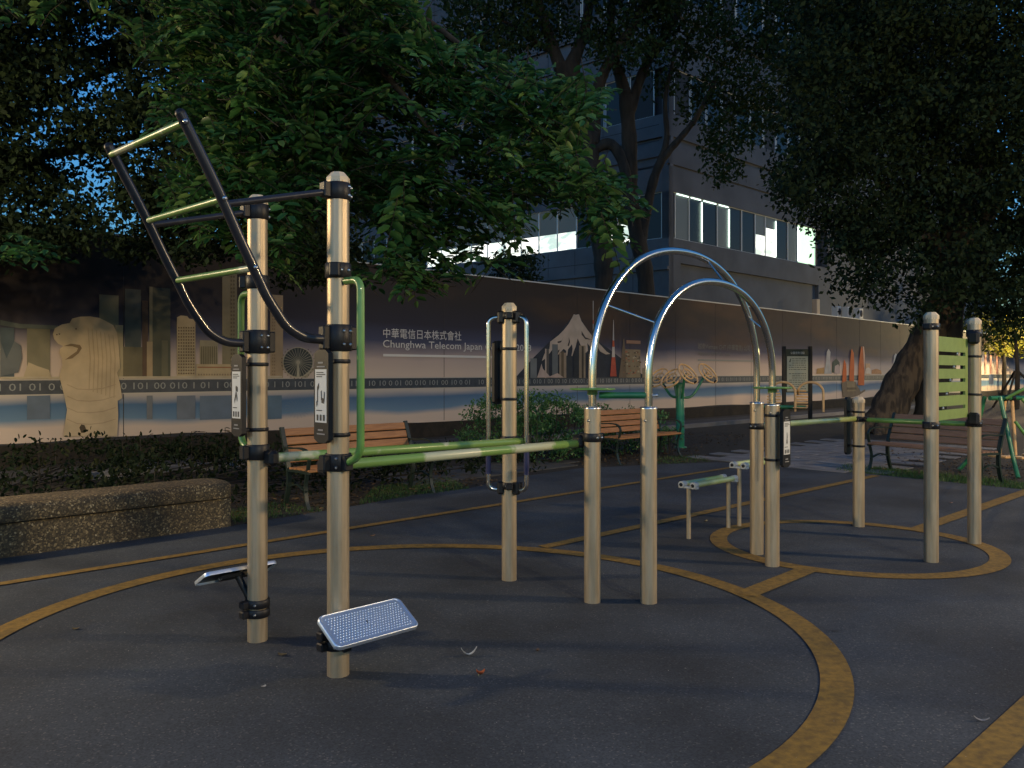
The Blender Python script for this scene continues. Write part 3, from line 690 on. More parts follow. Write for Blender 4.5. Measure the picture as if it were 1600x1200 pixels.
mb.add(vs, [(2*i, 2*i+2, 2*i+3, 2*i+1) for i in range(sg)]); mb.build('printed_sheet', M['sheet'], mw)
mb = MB(); mb.box(WL((sA+sB)/2, 2.0, -.07), (sB-sA, .12, 3.72), U, N); mb.build('backing_wall', M['joint'], mw)
mb = MB(); mb.box(WL((sA+sB)/2, .17, -.05), (sB-sA, .22, .34), U, N); mb.build('footing', M['soil'], mw)
mb = MB(); mb.box(WL((sA+sB)/2, 3.885, -.03), (sB-sA, .10, .03), U, N); mb.build('top_rail', M['frame'], mw)
mb = MB()                                    # overlapping vertical seams between the printed sheets
for k in range(34):
    s_ = -4.3 + 2.44*k; seam = MB().box(WL(s_, 2.12, .001), (.012, .004, 3.5), U, N).build('sheet_seam', M['seam'], mw)
# number band
M['band'] = mat('printed_band', (.028,.036,.05), .45, 0, var=(.05,.062,.08), scale=6)
mb = MB(); mb.add([WL(sA,1.145,.004), WL(sB,1.145,.004), WL(sB,1.372,.004), WL(sA,1.372,.004)], [(0,1,2,3)]); 
bd_ = mb.build('number_band', M['band'], mw)
mb = MB()
for z0, z1 in ((1.125,1.145),(1.372,1.39)): mb.add([WL(sA,z0,.004), WL(sB,z0,.004), WL(sB,z1,.004), WL(sA,z1,.004)], [(0,1,2,3)])
mb.build('band_edge', mat('print_cream', (.50,.45,.38), .45), mw)
M['digit'] = mat('print_digit', (.27,.28,.27), .5)
pat = '10 101 01 0 1 01 001 010 1 00 10 10 1 00101 010 1 10 101 01 01 01 0 0 01 00 010 101 00 010 1 01 1 00101 010 1 10 101 01 01 01 011 0 10 10 0 01 00 010 101 00 10 0 01 '
s_ = -2.0
while s_ < 62:
    txt(pat, .16, M['digit'], 'digits', mw, frame4(WL(s_, 1.205, .008), U, Z), 15.6, .118); s_ += 15.9
# printed pictures
MP = {}
def pc(c):
    k = tuple(round(x,3) for x in c)
    if k not in MP: MP[k] = mat('print_ink', tuple(min(.8,x*1.3) for x in c), .7, 0, spec=.2, var=tuple(x*1.05 for x in c), scale=3, detail=5)
    return MP[k]
PIC = {}; LAY = [0]
def poly(part, pts, c, layer=1, px=True):
    pts = [wall(*p) for p in pts] if px else pts
    lst = PIC.setdefault(part, ([], MB())); m_ = pc(c)
    if m_ not in lst[0]: lst[0].append(m_)
    LAY[0] += 1
    lst[1].add([WL(s, z, .004 + .003*layer + .00002*(LAY[0] % 90)) for s, z in pts], [tuple(range(len(pts)))], lst[0].index(m_))
def rect(part, x0, x1, y0, y1, c, layer=1): 
    (sa, za), (sb, _) = wall(x0, y0), wall(x1, y0); zb_ = wall((x0+x1)/2, y1)[1]
    za = wall((x0+x1)/2, y0)[1]; poly(part, [(sa,zb_),(sb,zb_),(sb,za),(sa,za)], c, layer, False)
def wins(part, x0, x1, y0, y1, nx, ny, c, layer=2, fx=.55, fy=.5):
    for i in range(nx):
        for j in range(ny):
            a = x0+(x1-x0)*(i+.2)/nx; b = a+(x1-x0)*fx/nx; q = y0+(y1-y0)*(j+.2)/ny; e = q+(y1-y0)*fy/ny; rect(part, a, b, q, e, c, layer)
TAN = (.42,.34,.22); OL = (.17,.17,.12); GB = (.10,.13,.14); BR = (.12,.08,.055)
sk = 'printed_skyline'; YB = 590.5
for x0, x1, yt, c, l in ((0,22,512,(.08,.10,.11),1),(42,78,514,(.20,.18,.12),1),(155,185,461,OL,1),(195,220,452,(.09,.10,.09),1),(222,231,470,BR,1),(233,238,448,(.24,.21,.13),2),(238,266,450,(.10,.10,.07),1),(229,238,534,(.36,.27,.16),3),
                        (252,262,532,(.15,.14,.09),2),(276,305,498,(.40,.32,.20),2),(312,340,532,(.30,.26,.17),2),(347,370,424,(.22,.19,.12),1),(422,442,461,(.34,.25,.15),1),(368,384,560,TAN,2),(186,222,542,(.15,.13,.08),2),(180,192,508,(.34,.28,.17),2),(306,372,569,(.42,.33,.20),3)):
    rect(sk, x0, x1, yt, YB, c, l)
poly(sk, [(276,500),(276,496),(282,493),(292,494),(297,500)], (.40,.32,.20), 2)
wins(sk, 277, 304, 510, 586, 7, 16, (.16,.12,.07), 4); wins(sk, 313, 339, 535, 566, 9, 1, (.14,.12,.07), 4, .4, .9); wins(sk, 359, 367, 430, 586, 2, 26, (.13,.11,.07), 4)
wins(sk, 424, 430, 466, 588, 2, 24, (.24,.17,.10), 4); wins(sk, 308, 370, 583, 588, 15, 1, (.25,.19,.12), 4); rect(sk, 308, 370, 573, 575, (.30,.15,.08), 4)
poly(sk, [(0,500),(30,506),(90,509),(90,515),(30,513),(0,508)], (.12,.13,.11), 4)
poly(sk, [(0,532),(10,560),(22,533),(32,540),(34,560),(28,582),(0,588)], (.13,.14,.14), 3)
poly(sk, [(36,590),(44,566),(58,572),(76,578),(80,590)], TAN, 3); rect(sk, 0, 440, 588, 591, (.44,.37,.26), 5)
# fountain statue: a generic lion-headed stone fountain
st = 'printed_fountain_statue'
poly(st, [(98,682),(101,660),(104,640),(100,620),(95,600),(92,588),(97,570),(96,560),(92,552),(93,545),(98,541),(90,537),(84,530),(82,522),(85,513),(96,507),(108,505),(112,498),(124,495),(140,494.5),(155,497),(165,502),(176,508),(182,520),(185,545),(187,575),(182,582),(187,600),(190,622),(183,626),(184,650),(182,681)], (.46,.36,.23), 6)
poly(st, [(98,541),(110,537),(124,539),(127,544),(122,552),(112,560),(101,562),(109,556),(119,549),(121,544),(112,541)], (.20,.14,.08), 7)
for x, y in ((118,514),(88,523),(92,522)): poly(st, [(x-1.6,y),(x,y-1.4),(x+1.6,y),(x,y+1.4)], (.10,.07,.05), 7)
for i in range(7):
    x = 136+6.5*i; poly(st, [(x,512+i*2),(x+1.2,512+i*2),(x+5,560),(x+3,610+i*2),(x+1.4,610+i*2),(x+3.2,560)], (.38,.29,.18), 7)
for i in range(4):
    y = 600+18*i; poly(st, [(104,y),(120,y+7),(140,y+8),(160,y+6),(180,y),(180,y+1.2),(160,y+7.6),(140,y+9.6),(120,y+8.6),(104,y+1.6)], (.37,.28,.18), 7)
poly(st, [(123,668),(126,663),(131,664),(134,671),(131,676),(126,676)], (.08,.06,.04), 8)
# ferris wheel
fw = 'printed_ferris_wheel'; fc = (465,566); fr = 23.5
def ringpoly(part, c, r0, r1, col, n=40, layer=4, ky=1.0):
    for k in range(n):
        a, b = 2*math.pi*k/n, 2*math.pi*(k+1)/n
        poly(part, [(c[0]+r*math.cos(t), c[1]+ky*r*math.sin(t)) for r, t in ((r0,a),(r1,a),(r1,b),(r0,b))], col, layer)
poly(fw, [(fc[0]+fr*math.cos(2*math.pi*k/32), fc[1]+fr*math.sin(2*math.pi*k/32)) for k in range(32)], (.055,.06,.055), 2)
ringpoly(fw, fc, fr-.9, fr+.2, (.38,.34,.24))
for k in range(28):
    t_ = 2*math.pi*k/28; d = (math.cos(t_), math.sin(t_)); p_ = (-d[1]*.28, d[0]*.28); poly(fw, [(fc[0]+d[0]*3-p_[0], fc[1]+d[1]*3-p_[1]), (fc[0]+d[0]*fr-p_[0], fc[1]+d[1]*fr-p_[1]), (fc[0]+d[0]*fr+p_[0], fc[1]+d[1]*fr+p_[1]), (fc[0]+d[0]*3+p_[0], fc[1]+d[1]*3+p_[1])], (.34,.31,.23), 3)
    if -2.6 < math.sin(t_)*3: poly(fw, [(fc[0]+d[0]*(fr+2.2)+a_, fc[1]+d[1]*(fr+2.2)+b_) for a_, b_ in ((-.9,0),(0,-.9),(.9,0),(0,.9))], (.05,.04,.03), 4)
poly(fw, [(464,566),(466,566),(467.5,590),(462.5,590)], (.38,.34,.24), 5); ringpoly(fw, fc, 0, 3, (.40,.35,.25), 12)
poly(fw, [(470,590),(485,577),(498,570),(498,574),(486,582),(480,590)], (.30,.26,.18), 3)
# water reflections
rf = 'printed_reflection'
for x0, x1, c in ((42,78,(.12,.15,.19)),(229,238,(.16,.17,.18)),(276,305,(.14,.16,.19)),(312,368,(.12,.155,.20)),(405,440,(.10,.15,.20))): rect(rf, x0, x1, 618, 655, c, 1)
for k in range(20):
    t_ = math.pi*2*k/20; d = (math.cos(t_), .8*math.sin(t_)); poly(rf, [(465+d[0]*3, 638+d[1]*3), (465+d[0]*20, 638+d[1]*20), (465+d[0]*20-.4*d[1], 638+d[1]*20+.4*d[0])], (.17,.19,.22), 2)
# mountain, towers
mo = 'printed_mountain'; SN = (.44,.36,.29); DK = (.035,.04,.05)
poly(mo, [(805,590),(832,560),(860,532),(885,505),(897,491),(904,491),(915,512),(930,530),(960,552),(1010,590)], DK, 1)
poly(mo, [(846,564),(850,553),(858,545),(859,534),(872,524),(880,516),(888,506),(893,497),(896,491),(899,492),(904,491),(908,502),(917,515),(927,528),(936,537),(947,549),(953,553),(946,554),(937,549),(933,541),(930,548),(930,556),(926,552),(923,545),(921,541),(917,536),(918,548),(914,552),(906,538),(904,533),(902,529),(899,541),(897,546),(893,558),(892,558),(894,545),(893,538),(887,546),(885,560),(884,548),(880,545),(870,556),(874,546),(866,551),(869,541),(862,547),(852,560)], SN, 3)
for pts in ([(870,534),(877,532),(880,526),(876,535),(871,536)], [(886,540),(888,534),(888,526),(890,534),(888,541)], [(908,517),(914,527),(924,531),(914,530),(908,523)], [(901,530),(903,540),(905,540)]): poly(mo, pts, (.06,.05,.05), 4)
ci = 'printed_city'
for x0, x1, yt, c, l in ((828,838,560,(.16,.17,.17),4),(851,853,545,SN,4),(853,857,545,(.10,.09,.08),4),(862,871,538,(.13,.14,.14),4),(873,884,551,(.26,.20,.14),5),(876,880,549,(.12,.09,.06),6),(904,914,540,(.25,.20,.14),5),(908,911,541,(.06,.05,.04),6),(896,904,549,(.035,.04,.045),5),(884,893,556,(.04,.045,.05),5),(918,928,553,(.12,.11,.09),4)): rect(ci, x0, x1, yt, YB, c, l)
poly(ci, [(838,590),(843,575),(845,568),(847,576),(858,588),(870,583),(880,590)], (.42,.32,.27), 7)
rect(ci, 925.5, 926.8, 470, 517, (.34,.32,.30), 4); rect(ci, 925.2, 927.2, 500, 506, (.36,.10,.07), 5)
for k, c in enumerate(((.45,.40,.36),(.42,.40,.38),(.45,.10,.05),(.50,.45,.40),(.42,.09,.05),(.40,.08,.05))):
    y0 = 500+(0,20,32,42,58,70)[k]; y1 = 500+(20,32,42,58,70,88)[k]; hw = (.4,.8,1.3,1.8,2.6,3.6)[k]; hw2 = (.8,1.3,1.8,2.4,3.6,5)[k]
    poly(ci, [(957.5-hw,y0),(957.5+hw,y0),(957.5+hw2,y1),(957.5-hw2,y1)], c, 6)
poly(ci, [(966,590),(970,558),(973,530),(974.5,529),(976,545),(978,590)], (.16,.12,.08), 5)
rect(ci, 972, 1000, 546, 590, (.24,.19,.12), 4); rect(ci, 978, 1000, 532, 537, (.34,.20,.13), 5)
random.seed(3)
for k in range(46): x = random.uniform(972,998); y = random.uniform(548,584); rect(ci, x, x+random.uniform(1,3.5), y, y+random.uniform(1,3), random.choice(((.40,.34,.24),(.14,.06,.03),(.10,.08,.06),(.34,.14,.08))), 6)
rect(ci, 1003, 1008, 575, 590, (.25,.2,.14), 4)
# right hand end: tall red closed parasols, pavilion, boat
re_ = 'printed_harbour'
for x0, x1, yt, yb in ((1315,1322,562,600),(1326,1334,545,598),(1340,1350,541,602)):
    poly(re_, [(x0,yb),(x0+.8,(yt+yb)/2),((x0+x1)/2-1,yt+4),((x0+x1)/2,yt),(x1-.8,yt+7),(x1,(yt+yb)/2),(x1-.6,yb)], (.42,.10,.03), 7)
poly(re_, [(1347,541),(1349,542),(1350.5,556),(1349.5,580),(1348,556)], (.55,.36,.26), 8)
rect(re_, 1352, 1359, 568, 585, (.50,.33,.20), 4); poly(re_, [(1350,584),(1352,576),(1356,574),(1360,577),(1361,584)], (.55,.47,.38), 5); poly(re_, [(1361,584),(1362,578),(1369,576),(1376,579),(1377,584)], (.40,.20,.10), 5)
poly(re_, [(1314,598),(1322,595),(1336,596),(1338,602),(1344,612),(1351,608),(1351,611),(1340,618),(1330,621),(1316,621)], (.14,.11,.08), 8); poly(re_, [(1322,596),(1334,596),(1336,611),(1322,612)], (.20,.16,.10), 9); wins(re_, 1322, 1337, 604, 611, 9, 1, (.06,.05,.04), 10)
for pts, c in (([(1287,584),(1290,565),(1291,550),(1294,545),(1297,550),(1296,566),(1299,584)], (.30,.31,.32)), ([(1299,582),(1300,566),(1306,560),(1311,566),(1312,584)], (.05,.07,.06)), ([(1303,584),(1304,572),(1309,569),(1312,574),(1312,584)], (.34,.28,.27)), ([(1275,584),(1276,576),(1287,574),(1287,584)], (.30,.19,.08))): poly(re_, pts, c, 5)
poly(re_, [(1395,568),(1396,556),(1399,552),(1402,556),(1401,568)], (.36,.38,.38), 5)
for x0 in (1455,1462,1472,1530,1538,1546,1556,1566): rect(re_, x0, x0+3, 555, 584, (.30,.16,.14), 5)
rect(re_, 1545, 1552, 585, 600, (.08,.10,.16), 4)
for part, (ms, mb_) in PIC.items(): mb_.build(part, ms, mw)
# lettering
M['letter'] = mat('print_letter', (.68,.66,.62), .5)
def wtext(body, x0, x1, yt, yb, m, nm='lettering'):
    (sa, zt), (sb, _) = wall(x0, yt), wall(x1, yt); zb_ = wall(x0, yb)[1]; txt(body, .3, m, nm, mw, frame4(WL(sa, zb_, .02), U, Z), sb-sa, zt-zb_)
wtext('中華電信日本株式會社', 598, 720, 512.5, 528, M['letter']); wtext('Chunghwa Telecom Japan Co., Ltd. 2008', 597.5, 829, 531, 546.5, M['letter'])
sa, z_ = wall(598,553); sb, _ = wall(783,553); mb = MB(); mb.add([WL(sa,z_-.055,.016), WL(sb,z_-.055,.016), WL(sb,z_,.016), WL(sa,z_,.016)], [(0,1,2,3)]); mb.build('lettering_rule', M['letter'], mw)
M['letter2'] = mat('print_letter_dim', (.085,.09,.095), .5)
wtext('越南Vietnam CHT (中華電信) 公司', 1090, 1171, 536, 547, M['letter2']); wtext('Vietnam CHT Co., Ltd.', 1090, 1140, 549, 556, M['letter2'])
sa, z_ = wall(1090,561); sb, _ = wall(1176,561); mb = MB(); mb.add([WL(sa,z_-.06,.016), WL(sb,z_-.06,.016), WL(sb,z_,.016), WL(sa,z_,.016)], [(0,1,2,3)]); mb.build('lettering_rule', mat('print_rule', (.22,.22,.21), .5), mw)

# ================= building =================
BD = UN; C0 = Vector((6.84,36,0)); FU = Vector((.718,.696,0)); FN = Vector((-.7425,.6698,0)).normalized()
bl = thing('office_building', 'grey panelled office building with lit ribbon windows rising behind the hoarding', 'building', C0)
def fac(px, py, right=True):                 # photo pixel -> (distance along facade, height)
    k = (px-CX)/F; D_ = FU if right else FN; a = (k*C0.y - C0.x)/(D_.x - k*D_.y); Y = C0.y + D_.y*a; return a, H-(py-HZ)*Y/F
def fp(a, z, off=0, right=True):
    return C0 + (FU if right else FN)*a + Z*z - (FN if right else FU)*off
LR, LL, HT = 46, 34, 42
fl0 = (7.4, 9.45); floors = [fl0, (12.85,14.9), (18.2,20.2), (23.6,25.6), (29,31), (34.4,36.4)]
def bandbox(mb, right, a0, a1, z0, z1, off0, off1):
    D_ = FU if right else FN; NN = FN if right else FU
    c = C0 + D_*((a0+a1)/2) + Z*((z0+z1)/2) - NN*((off0+off1)/2); mb.box(c, (a1-a0, abs(off1-off0), z1-z0), D_, NN)
core = MB(); c = C0 + FU*LR/2 + FN*LL/2 + FU*.35 + FN*.35
core.box(c + Z*HT/2, (LR, LL, HT), FU, FN); core.build('core_wall', M['joint'], bl)
# spandrel bands, right facade
for right, L, mm in ((True, LR, M['tilelight']), (False, LL, M['tile'])):
    mb = MB(); zs = [0] + [z for f_ in floors for z in f_] + [HT]
    for i in range(0, len(zs), 2):
        z0, z1 = zs[i], zs[i+1]
        if right and i == 0:
            bandbox(mb, right, 0, .9, z0, z1, 0, -.34); bandbox(mb, right, .9, 14.2, 6.35, z1, 0, -.34); bandbox(mb, right, .9, 14.2, 0, 6.35, -.2, -.34); bandbox(mb, right, 14.2, L, z0, z1, 0, -.34); continue
        if i == 2 or i == 4: # grooved cornice
            bandbox(mb, right, -.0, L, z0, z0+1.1, 0, -.34); bandbox(mb, right, 0, L, z0+1.1, z0+1.2, -.10, -.34); bandbox(mb, right, 0, L, z0+1.2, z0+2.2, 0, -.34); bandbox(mb, right, 0, L, z0+2.2, z0+2.42, -.14, -.34); bandbox(mb, right, 0, L, z0+2.42, z1, 0, -.34); continue
        bandbox(mb, right, 0, L, z0, z1, 0, -.34)
    for z0, z1 in floors:
        bandbox(mb, right, 0, .35, z0, z1, 0, -.34)
        if right: bandbox(mb, right, 15.3 if z0 < 20 else 30, L, z0, z1, 0, -.34)
    mb.build('facade_wall', mm, bl)
jm = MB()                                    # panel joints of the left facade
for z0 in (4.2, 6.6, 10.6, 11.7, 12.4, 16.2, 17.4, 21.6, 22.8):
    bandbox(jm, False, .5, LL, z0, z0+.035, .004, -.0)
for k in range(1, 20):
    for z0, z1 in ((.5,7.3),(9.6,12.7),(15.1,18.1),(20.3,23.5)): bandbox(jm, False, .2+1.65*k, .23+1.65*k, z0, z1, .003, 0)
jm.build('panel_joint', M['joint'], bl)
mb = MB(); bandbox(mb, False, 0, LL, 6.0, 6.14, .12, 0); bandbox(mb, False, 0, LL, 11.0, 11.12, .10, 0); mb.build('ledge', M['tile'], bl)
# windows
def window(right, a0, a1, z0, z1, lit=0, m=None, slit=False):
    D_ = FU if right else FN; mb = MB(); e = .03
    for x0, x1, q0, q1 in ((a0,a0+e,z0,z1),(a1-e,a1,z0,z1),(a0+e,a1-e,z0,z0+e),(a0+e,a1-e,z1-e,z1)): bandbox(mb, right, x0, x1, q0, q1, -.06, -.13)
    w_ = mb.build('window', M['frame'], bl)
    mb = MB(); zl = z0+e+(z1-z0-2*e)*lit
    if lit < 1: bandbox(mb, right, a0+e, a1-e, zl, z1-e, -.10, -.11); mb.build('pane', M['blind_lit'] if z0 < 8 and (slit or lit) else (M['glass'] if not slit else M['blind']), w_)
    if lit > 0:
        mb = MB(); bandbox(mb, right, a0+e, a1-e, z0+e, zl, -.10, -.11); mb.build('lit_pane', m or M['lit'], w_)
    return w_
xs = [1049,1057,1079,1099,1123,1142,1161,1182,1198,1215,1233,1248,1276]
As = [fac(x,380)[0] for x in xs]
litR = {7:(.50,None), 8:(.72,None), 11:(1.0,M['litgreen'])}
for i in range(len(As)-1):
    l, m_ = litR.get(i, (0,None)); window(True, As[i], As[i+1], 7.4, 9.45, l, m_, slit=(i % 3 == 1))
EM = emit('blind_gap_light', (.75,1,.85), .8)
for x in (1098, 1140.5, 1213.5, 1248.5):
    a = fac(x,380)[0]; sl = MB(); bandbox(sl, True, a-.05, a+.05, 7.5, 9.3, -.04, -.055); sl.build('blind_gap', EM, bl)
for i, (x0, x1) in enumerate(((1058,1078),(1080,1097),(1100,1121),(1124,1140))):
    sl = MB(); bandbox(sl, True, fac(x0,380)[0]+.05, fac(x1,380)[0]-.03, 9.37, 9.415, -.04, -.055); sl.build('blind_gap', EM, bl)
a = .4; k = 0
while a < 24:
    px_lit = fac(1026,390,False)[0]; b = a+1.18
    x_ = 0
    l = .42 if (.8 < a < 15 and k not in (3,)) else 0
    window(False, a, b, 7.4, 9.45, l, None, slit=(k % 4 == 2)); a = b; k += 1
for z0, z1 in floors[1:]:
    for k in range(11): window(True, .5+1.3*k, 1.72+1.3*k, z0, z1, 0, None, k % 3 == 0)
    if z0 < 20:
        for k in range(16): window(False, .8+1.35*k, 2.08+1.35*k, z0, z1, 0, None, k % 3 == 0)
# roof kit along the hoarding: condensers and a service box
for i, (x, y) in enumerate(((1307,487),(1323,488),(1341,490))):
    q = P(x, y, 39.5); t = thing('condenser_unit', ('white condenser unit above the hoarding, next to the service box', 'white condenser unit above the hoarding, between its two neighbours', 'white condenser unit above the hoarding, nearest the dark tree')[i], 'air conditioner', q - Z*.3, 0, 'row of white condenser units above the hoarding')
    MB().box(q, (.42,.30,.50), FU, FN, bev=.02).build('casing', M['white_metal'], t)
    mb = MB(); mb.lathe(q - FN*.15, [(.16,0),(.16,.012),(.03,.016)], 18, axis=-FN); mb.build('fan_grille', M['joint'], t)
    MB().box(q - Z*.28, (.5,.35,.05), FU, FN).build('bracket', M['frame'], t)
SH = UN(40.3, 17.3); t = thing('service_shed', 'low flat-roofed shed between the hoarding and the office building', 'shed', SH)
MB().box(SH + Z*1.9, (7.5, 2.6, 3.8), U, N).build('shed_wall', M['tilelight'], t); MB().box(SH + Z*3.87, (7.8, 2.9, .14), U, N).build('roof', M['concrete'], t)
mb = MB(); q = P(1275,476,40); q.z = 4.5; mb.box(q, (.32,.25,1.1), FU, FN, bev=.02); o = mb.build('service_box', mat('tan_box', (.45,.33,.22), .6)); tag(o, 'small tan service box standing above the hoarding left of the condensers', 'service box')
# ================= vegetation =================
def unit(a): return a / np.maximum(np.linalg.norm(a, axis=-1, keepdims=True), 1e-9)
def leaf_object(name, pos, axis, nrm, ln, wd, m, parent=None, shape='oval', fold=.18):
    """many small leaves in one mesh: pos (n,3) base points, axis growth direction, nrm facing"""
    n = len(pos); axis = unit(axis); side = unit(np.cross(axis, nrm)); up = np.cross(side, axis)
    ln = np.broadcast_to(ln, (n,)).reshape(n,1); wd = np.broadcast_to(wd, (n,)).reshape(n,1)
    if shape == 'oval':
        t = [(0,0,0),(.30,.42,1),(.72,.40,.8),(1,0,-.6),(.72,-.40,.8),(.30,-.42,1)]; faces = [(0,3,2,1),(0,5,4,3)]
    elif shape == 'blade':
        t = [(0,-.5,0),(0,.5,0),(1,0,0)]; faces = [(0,1,2)]
    else:
        t = [(0,0,0),(.5,.5,0),(1,0,0),(.5,-.5,0)]; faces = [(0,3,2,1)]
    k = len(t); V = np.zeros((n, k, 3))
    for i, (a, b, c) in enumerate(t): V[:, i] = pos + axis*ln*a + side*wd*b + up*wd*fold*c
    V = V.reshape(-1, 3)
    if parent is not None:
        mi = np.array(rootm(parent).inverted()); V = V @ mi[:3,:3].T + mi[:3,3]
    me = bpy.data.meshes.new(name); nf = len(faces); fl = len(faces[0])
    idx = (np.arange(n)[:,None,None]*k + np.array(faces)[None]).reshape(-1)
    me.vertices.add(n*k); me.vertices.foreach_set('co', V.reshape(-1)); me.loops.add(len(idx)); me.loops.foreach_set('vertex_index', idx.astype(np.int32))
    me.polygons.add(n*nf); me.polygons.foreach_set('loop_start', (np.arange(n*nf)*fl).astype(np.int32)); me.polygons.foreach_set('loop_total', np.full(n*nf, fl, np.int32))
    me.update(calc_edges=True); me.validate(); me.materials.append(m)
    o = bpy.data.objects.new(name, me); COL.objects.link(o)
    if parent is not None: o.parent = parent
    return o
def clumps(centres, radii, per, jitter=1.0):
    """leaf positions scattered in soft balls round the clump centres"""
    out = []; 
    for c, r_ in zip(centres, radii):
        k = max(3, int(per*r_*r_)); d = unit(RNG.normal(size=(k,3))); rr = r_*RNG.random((k,1))**.5
        out.append(np.array(c) + d*rr*np.array([1,1,.7]))
    return np.concatenate(out)
def blob_leaves(name, centres, radii, per, ln, wd, m, parent, shape='diamond', droop=.4, vary=.35):
    p_ = clumps(centres, radii, per); n = len(p_); ax = RNG.normal(size=(n,3)); ax[:,2] -= droop; nm = RNG.normal(size=(n,3)); nm[:,2] += .8
    f = 1 + vary*(RNG.random(n)*2-1); return leaf_object(name, p_, ax, nm, ln*f, wd*f, m, parent, shape)
def limb(mb, pts, r0, r1, seg=10, n=5):
    ps = spline(pts, n); k = len(ps); L = [r0 + (r1-r0)*(i/(k-1))**.8 for i in range(k)]
    L = [l*(1+.07*math.sin(i*1.9)) for i, l in enumerate(L)]; mb.tube(ps, L, seg)
    return ps
def ell(n, c, r, hollow=.0):
    d = unit(RNG.normal(size=(n,3))); rr = (hollow + (1-hollow)*RNG.random((n,1)))**(1/3); return np.array(c) + d*rr*np.array(r)

SKY = [((60,185),42,34),((140,55),22,18),((160,130),26,16),((200,210),26,18),((232,235),22,14),((150,290),34,34),((190,345),44,26),((225,255),24,16),((270,120),34,14),((45,110),18,12),((130,163),12,8),((20,30),20,12),((235,15),12,10),((100,240),14,10),((70,60),10,8),((555,345),34,20),((460,235),14,22),((365,320),14,12),((600,290),20,14)]
def keep(q):
    k = H - q.z; x = CX + F*q.x/q.y; y = HZ + F*k/q.y
    for (cx_, cy_), rx, ry in SKY:
        d = ((x-cx_)/(rx+6))**2 + ((y-cy_)/(ry+6))**2
        if d < 1 and random.random() > .24: return False
    return True
# ---- near broad-leaved tree whose boughs hang in from the left ----
T = Vector((-9.6, 8.2, 0)); tr = thing('broadleaf_tree', 'near tree with broad lamp-lit green leaves drooping in from the upper left', 'tree', T)
mb = MB(); limb(mb, [T, T+Vector((.1,0,1.5)), T+Vector((.5,-.2,3.2)), T+Vector((.9,-.3,5.0))], .30, .20, 14)
mb.build('trunk', M['bark'], tr)
mb = MB(); fk = T+Vector((.6,-.2,3.5)); tips = []
for a in ([fk, Vector((-6.2,8.2,6.2)), Vector((-3,7.4,5.9)), Vector((-.9,6.7,4.5)), Vector((.35,6.4,3.4))], [fk, Vector((-6.0,7.6,6.0)), Vector((-2.8,6.4,5.2)), Vector((-1.2,5.8,3.9)), Vector((-.4,5.8,3.0))],
          [fk, Vector((-6,7.4,5.0)), Vector((-4,6,5.0)), Vector((-2,5.0,4.4)), Vector((-1.2,4.9,3.7))], [fk, Vector((-6.2,9,6.6)), Vector((-3.6,8.6,6.0)), Vector((-1.6,7.8,4.0)), Vector((-.7,7.5,3.1))],
          [fk, Vector((-6.8,7.6,5.6)), Vector((-5,6.8,5.9)), Vector((-3.5,5.9,5.3)), Vector((-2.2,5.7,4.4))]):
    tips.append(limb(mb, a, .10, .012, 8))
mb.build('limb', M['bark'], tr)
def in_poly(x, y, poly):
    c = False; j = len(poly)-1
    for i in range(len(poly)):
        if (poly[i][1] > y) != (poly[j][1] > y) and x < (poly[j][0]-poly[i][0])*(y-poly[i][1])/(poly[j][1]-poly[i][1])+poly[i][0]: c = not c
        j = i
    return c
# the boughs' leafy envelope: crown outline at its own distance, then filled through a real depth of 2.5 m
ENV = [(-500,-260),(560,-260),(640,-20),(660,60),(740,85),(800,110),(900,112),(950,150),(925,185),(880,200),(905,250),(940,265),(975,300),(1010,345),(985,375),(960,392),(935,372),(900,335),(850,318),(820,335),(800,352),(765,372),(790,415),(775,430),(750,415),(725,405),(715,440),(680,452),(640,455),(600,445),(565,450),(555,440),(600,380),(560,330),(470,330),(455,420),(440,440),(400,400),(330,370),(255,330),(300,240),(230,150),(180,60),(60,20),(-60,60),(-500,250)]
def env_pts(n, poly, y0, y1, xr, yr, skew=0):
    out = []
    while len(out) < n:
        x, y = random.uniform(*xr), random.uniform(*yr)
        if not in_poly(x, y, poly): continue
        Yd = random.uniform(y0, y1) + skew*(500-x)/500
        out.append(P(x, y, Yd))
    return out
def keepx(q):
    return q if (CX + F*q.x/q.y > 300 or keep(q)) else None
def sprays(cent, nl, L, W_, stem=.34):
    ps, ax, nm, ls = [], [], [], []; st = MB()
    for c in cent:
        az = random.uniform(0, 2*math.pi); d = Vector((math.cos(az)*.8+.35, math.sin(az)*.8-.25, random.uniform(-.5,.12))).normalized(); up = Vector((random.uniform(-.35,.35), random.uniform(-.35,.35)-.1, 1)).normalized()
        s_ = d.cross(up).normalized(); up = s_.cross(d); sc_ = random.uniform(.75,1.2); c = c - d*stem*.5*sc_ + Z*.05
        for k in range(nl):
            t = k/(nl-1); q = c + d*stem*sc_*t - Z*.07*t*t*sc_
            if k == nl-1: a_ = d - Z*.4
            else: a_ = (s_*(1 if k % 2 else -1) + d*.55 - Z*random.uniform(-.05,.38)).normalized()
            ps.append(q); ax.append(a_); nm.append(up + Vector((random.gauss(0,.25),random.gauss(0,.25),0))); ls.append(sc_*(.62+.5*math.sin(math.pi*(.25+.6*t)))*random.uniform(.85,1.1))
        if nl > 6: st.tube([c - d*.06, c + d*stem*sc_*.5 - Z*.03*sc_, c + d*stem*sc_ - Z*.12*sc_], .0028, 4, cap=False)
    return np.array(ps), np.array(ax), np.array(nm), np.array(ls), st
ce = env_pts(1650, ENV, 5.4, 7.2, (-60,1010), (-60,500)) + env_pts(420, ENV, 5.6, 7.8, (-480,900), (-255,-40))
ce = [q for q in ce if keepx(q) is not None and (CX+F*q.x/q.y > 250 or random.random() < .22)]
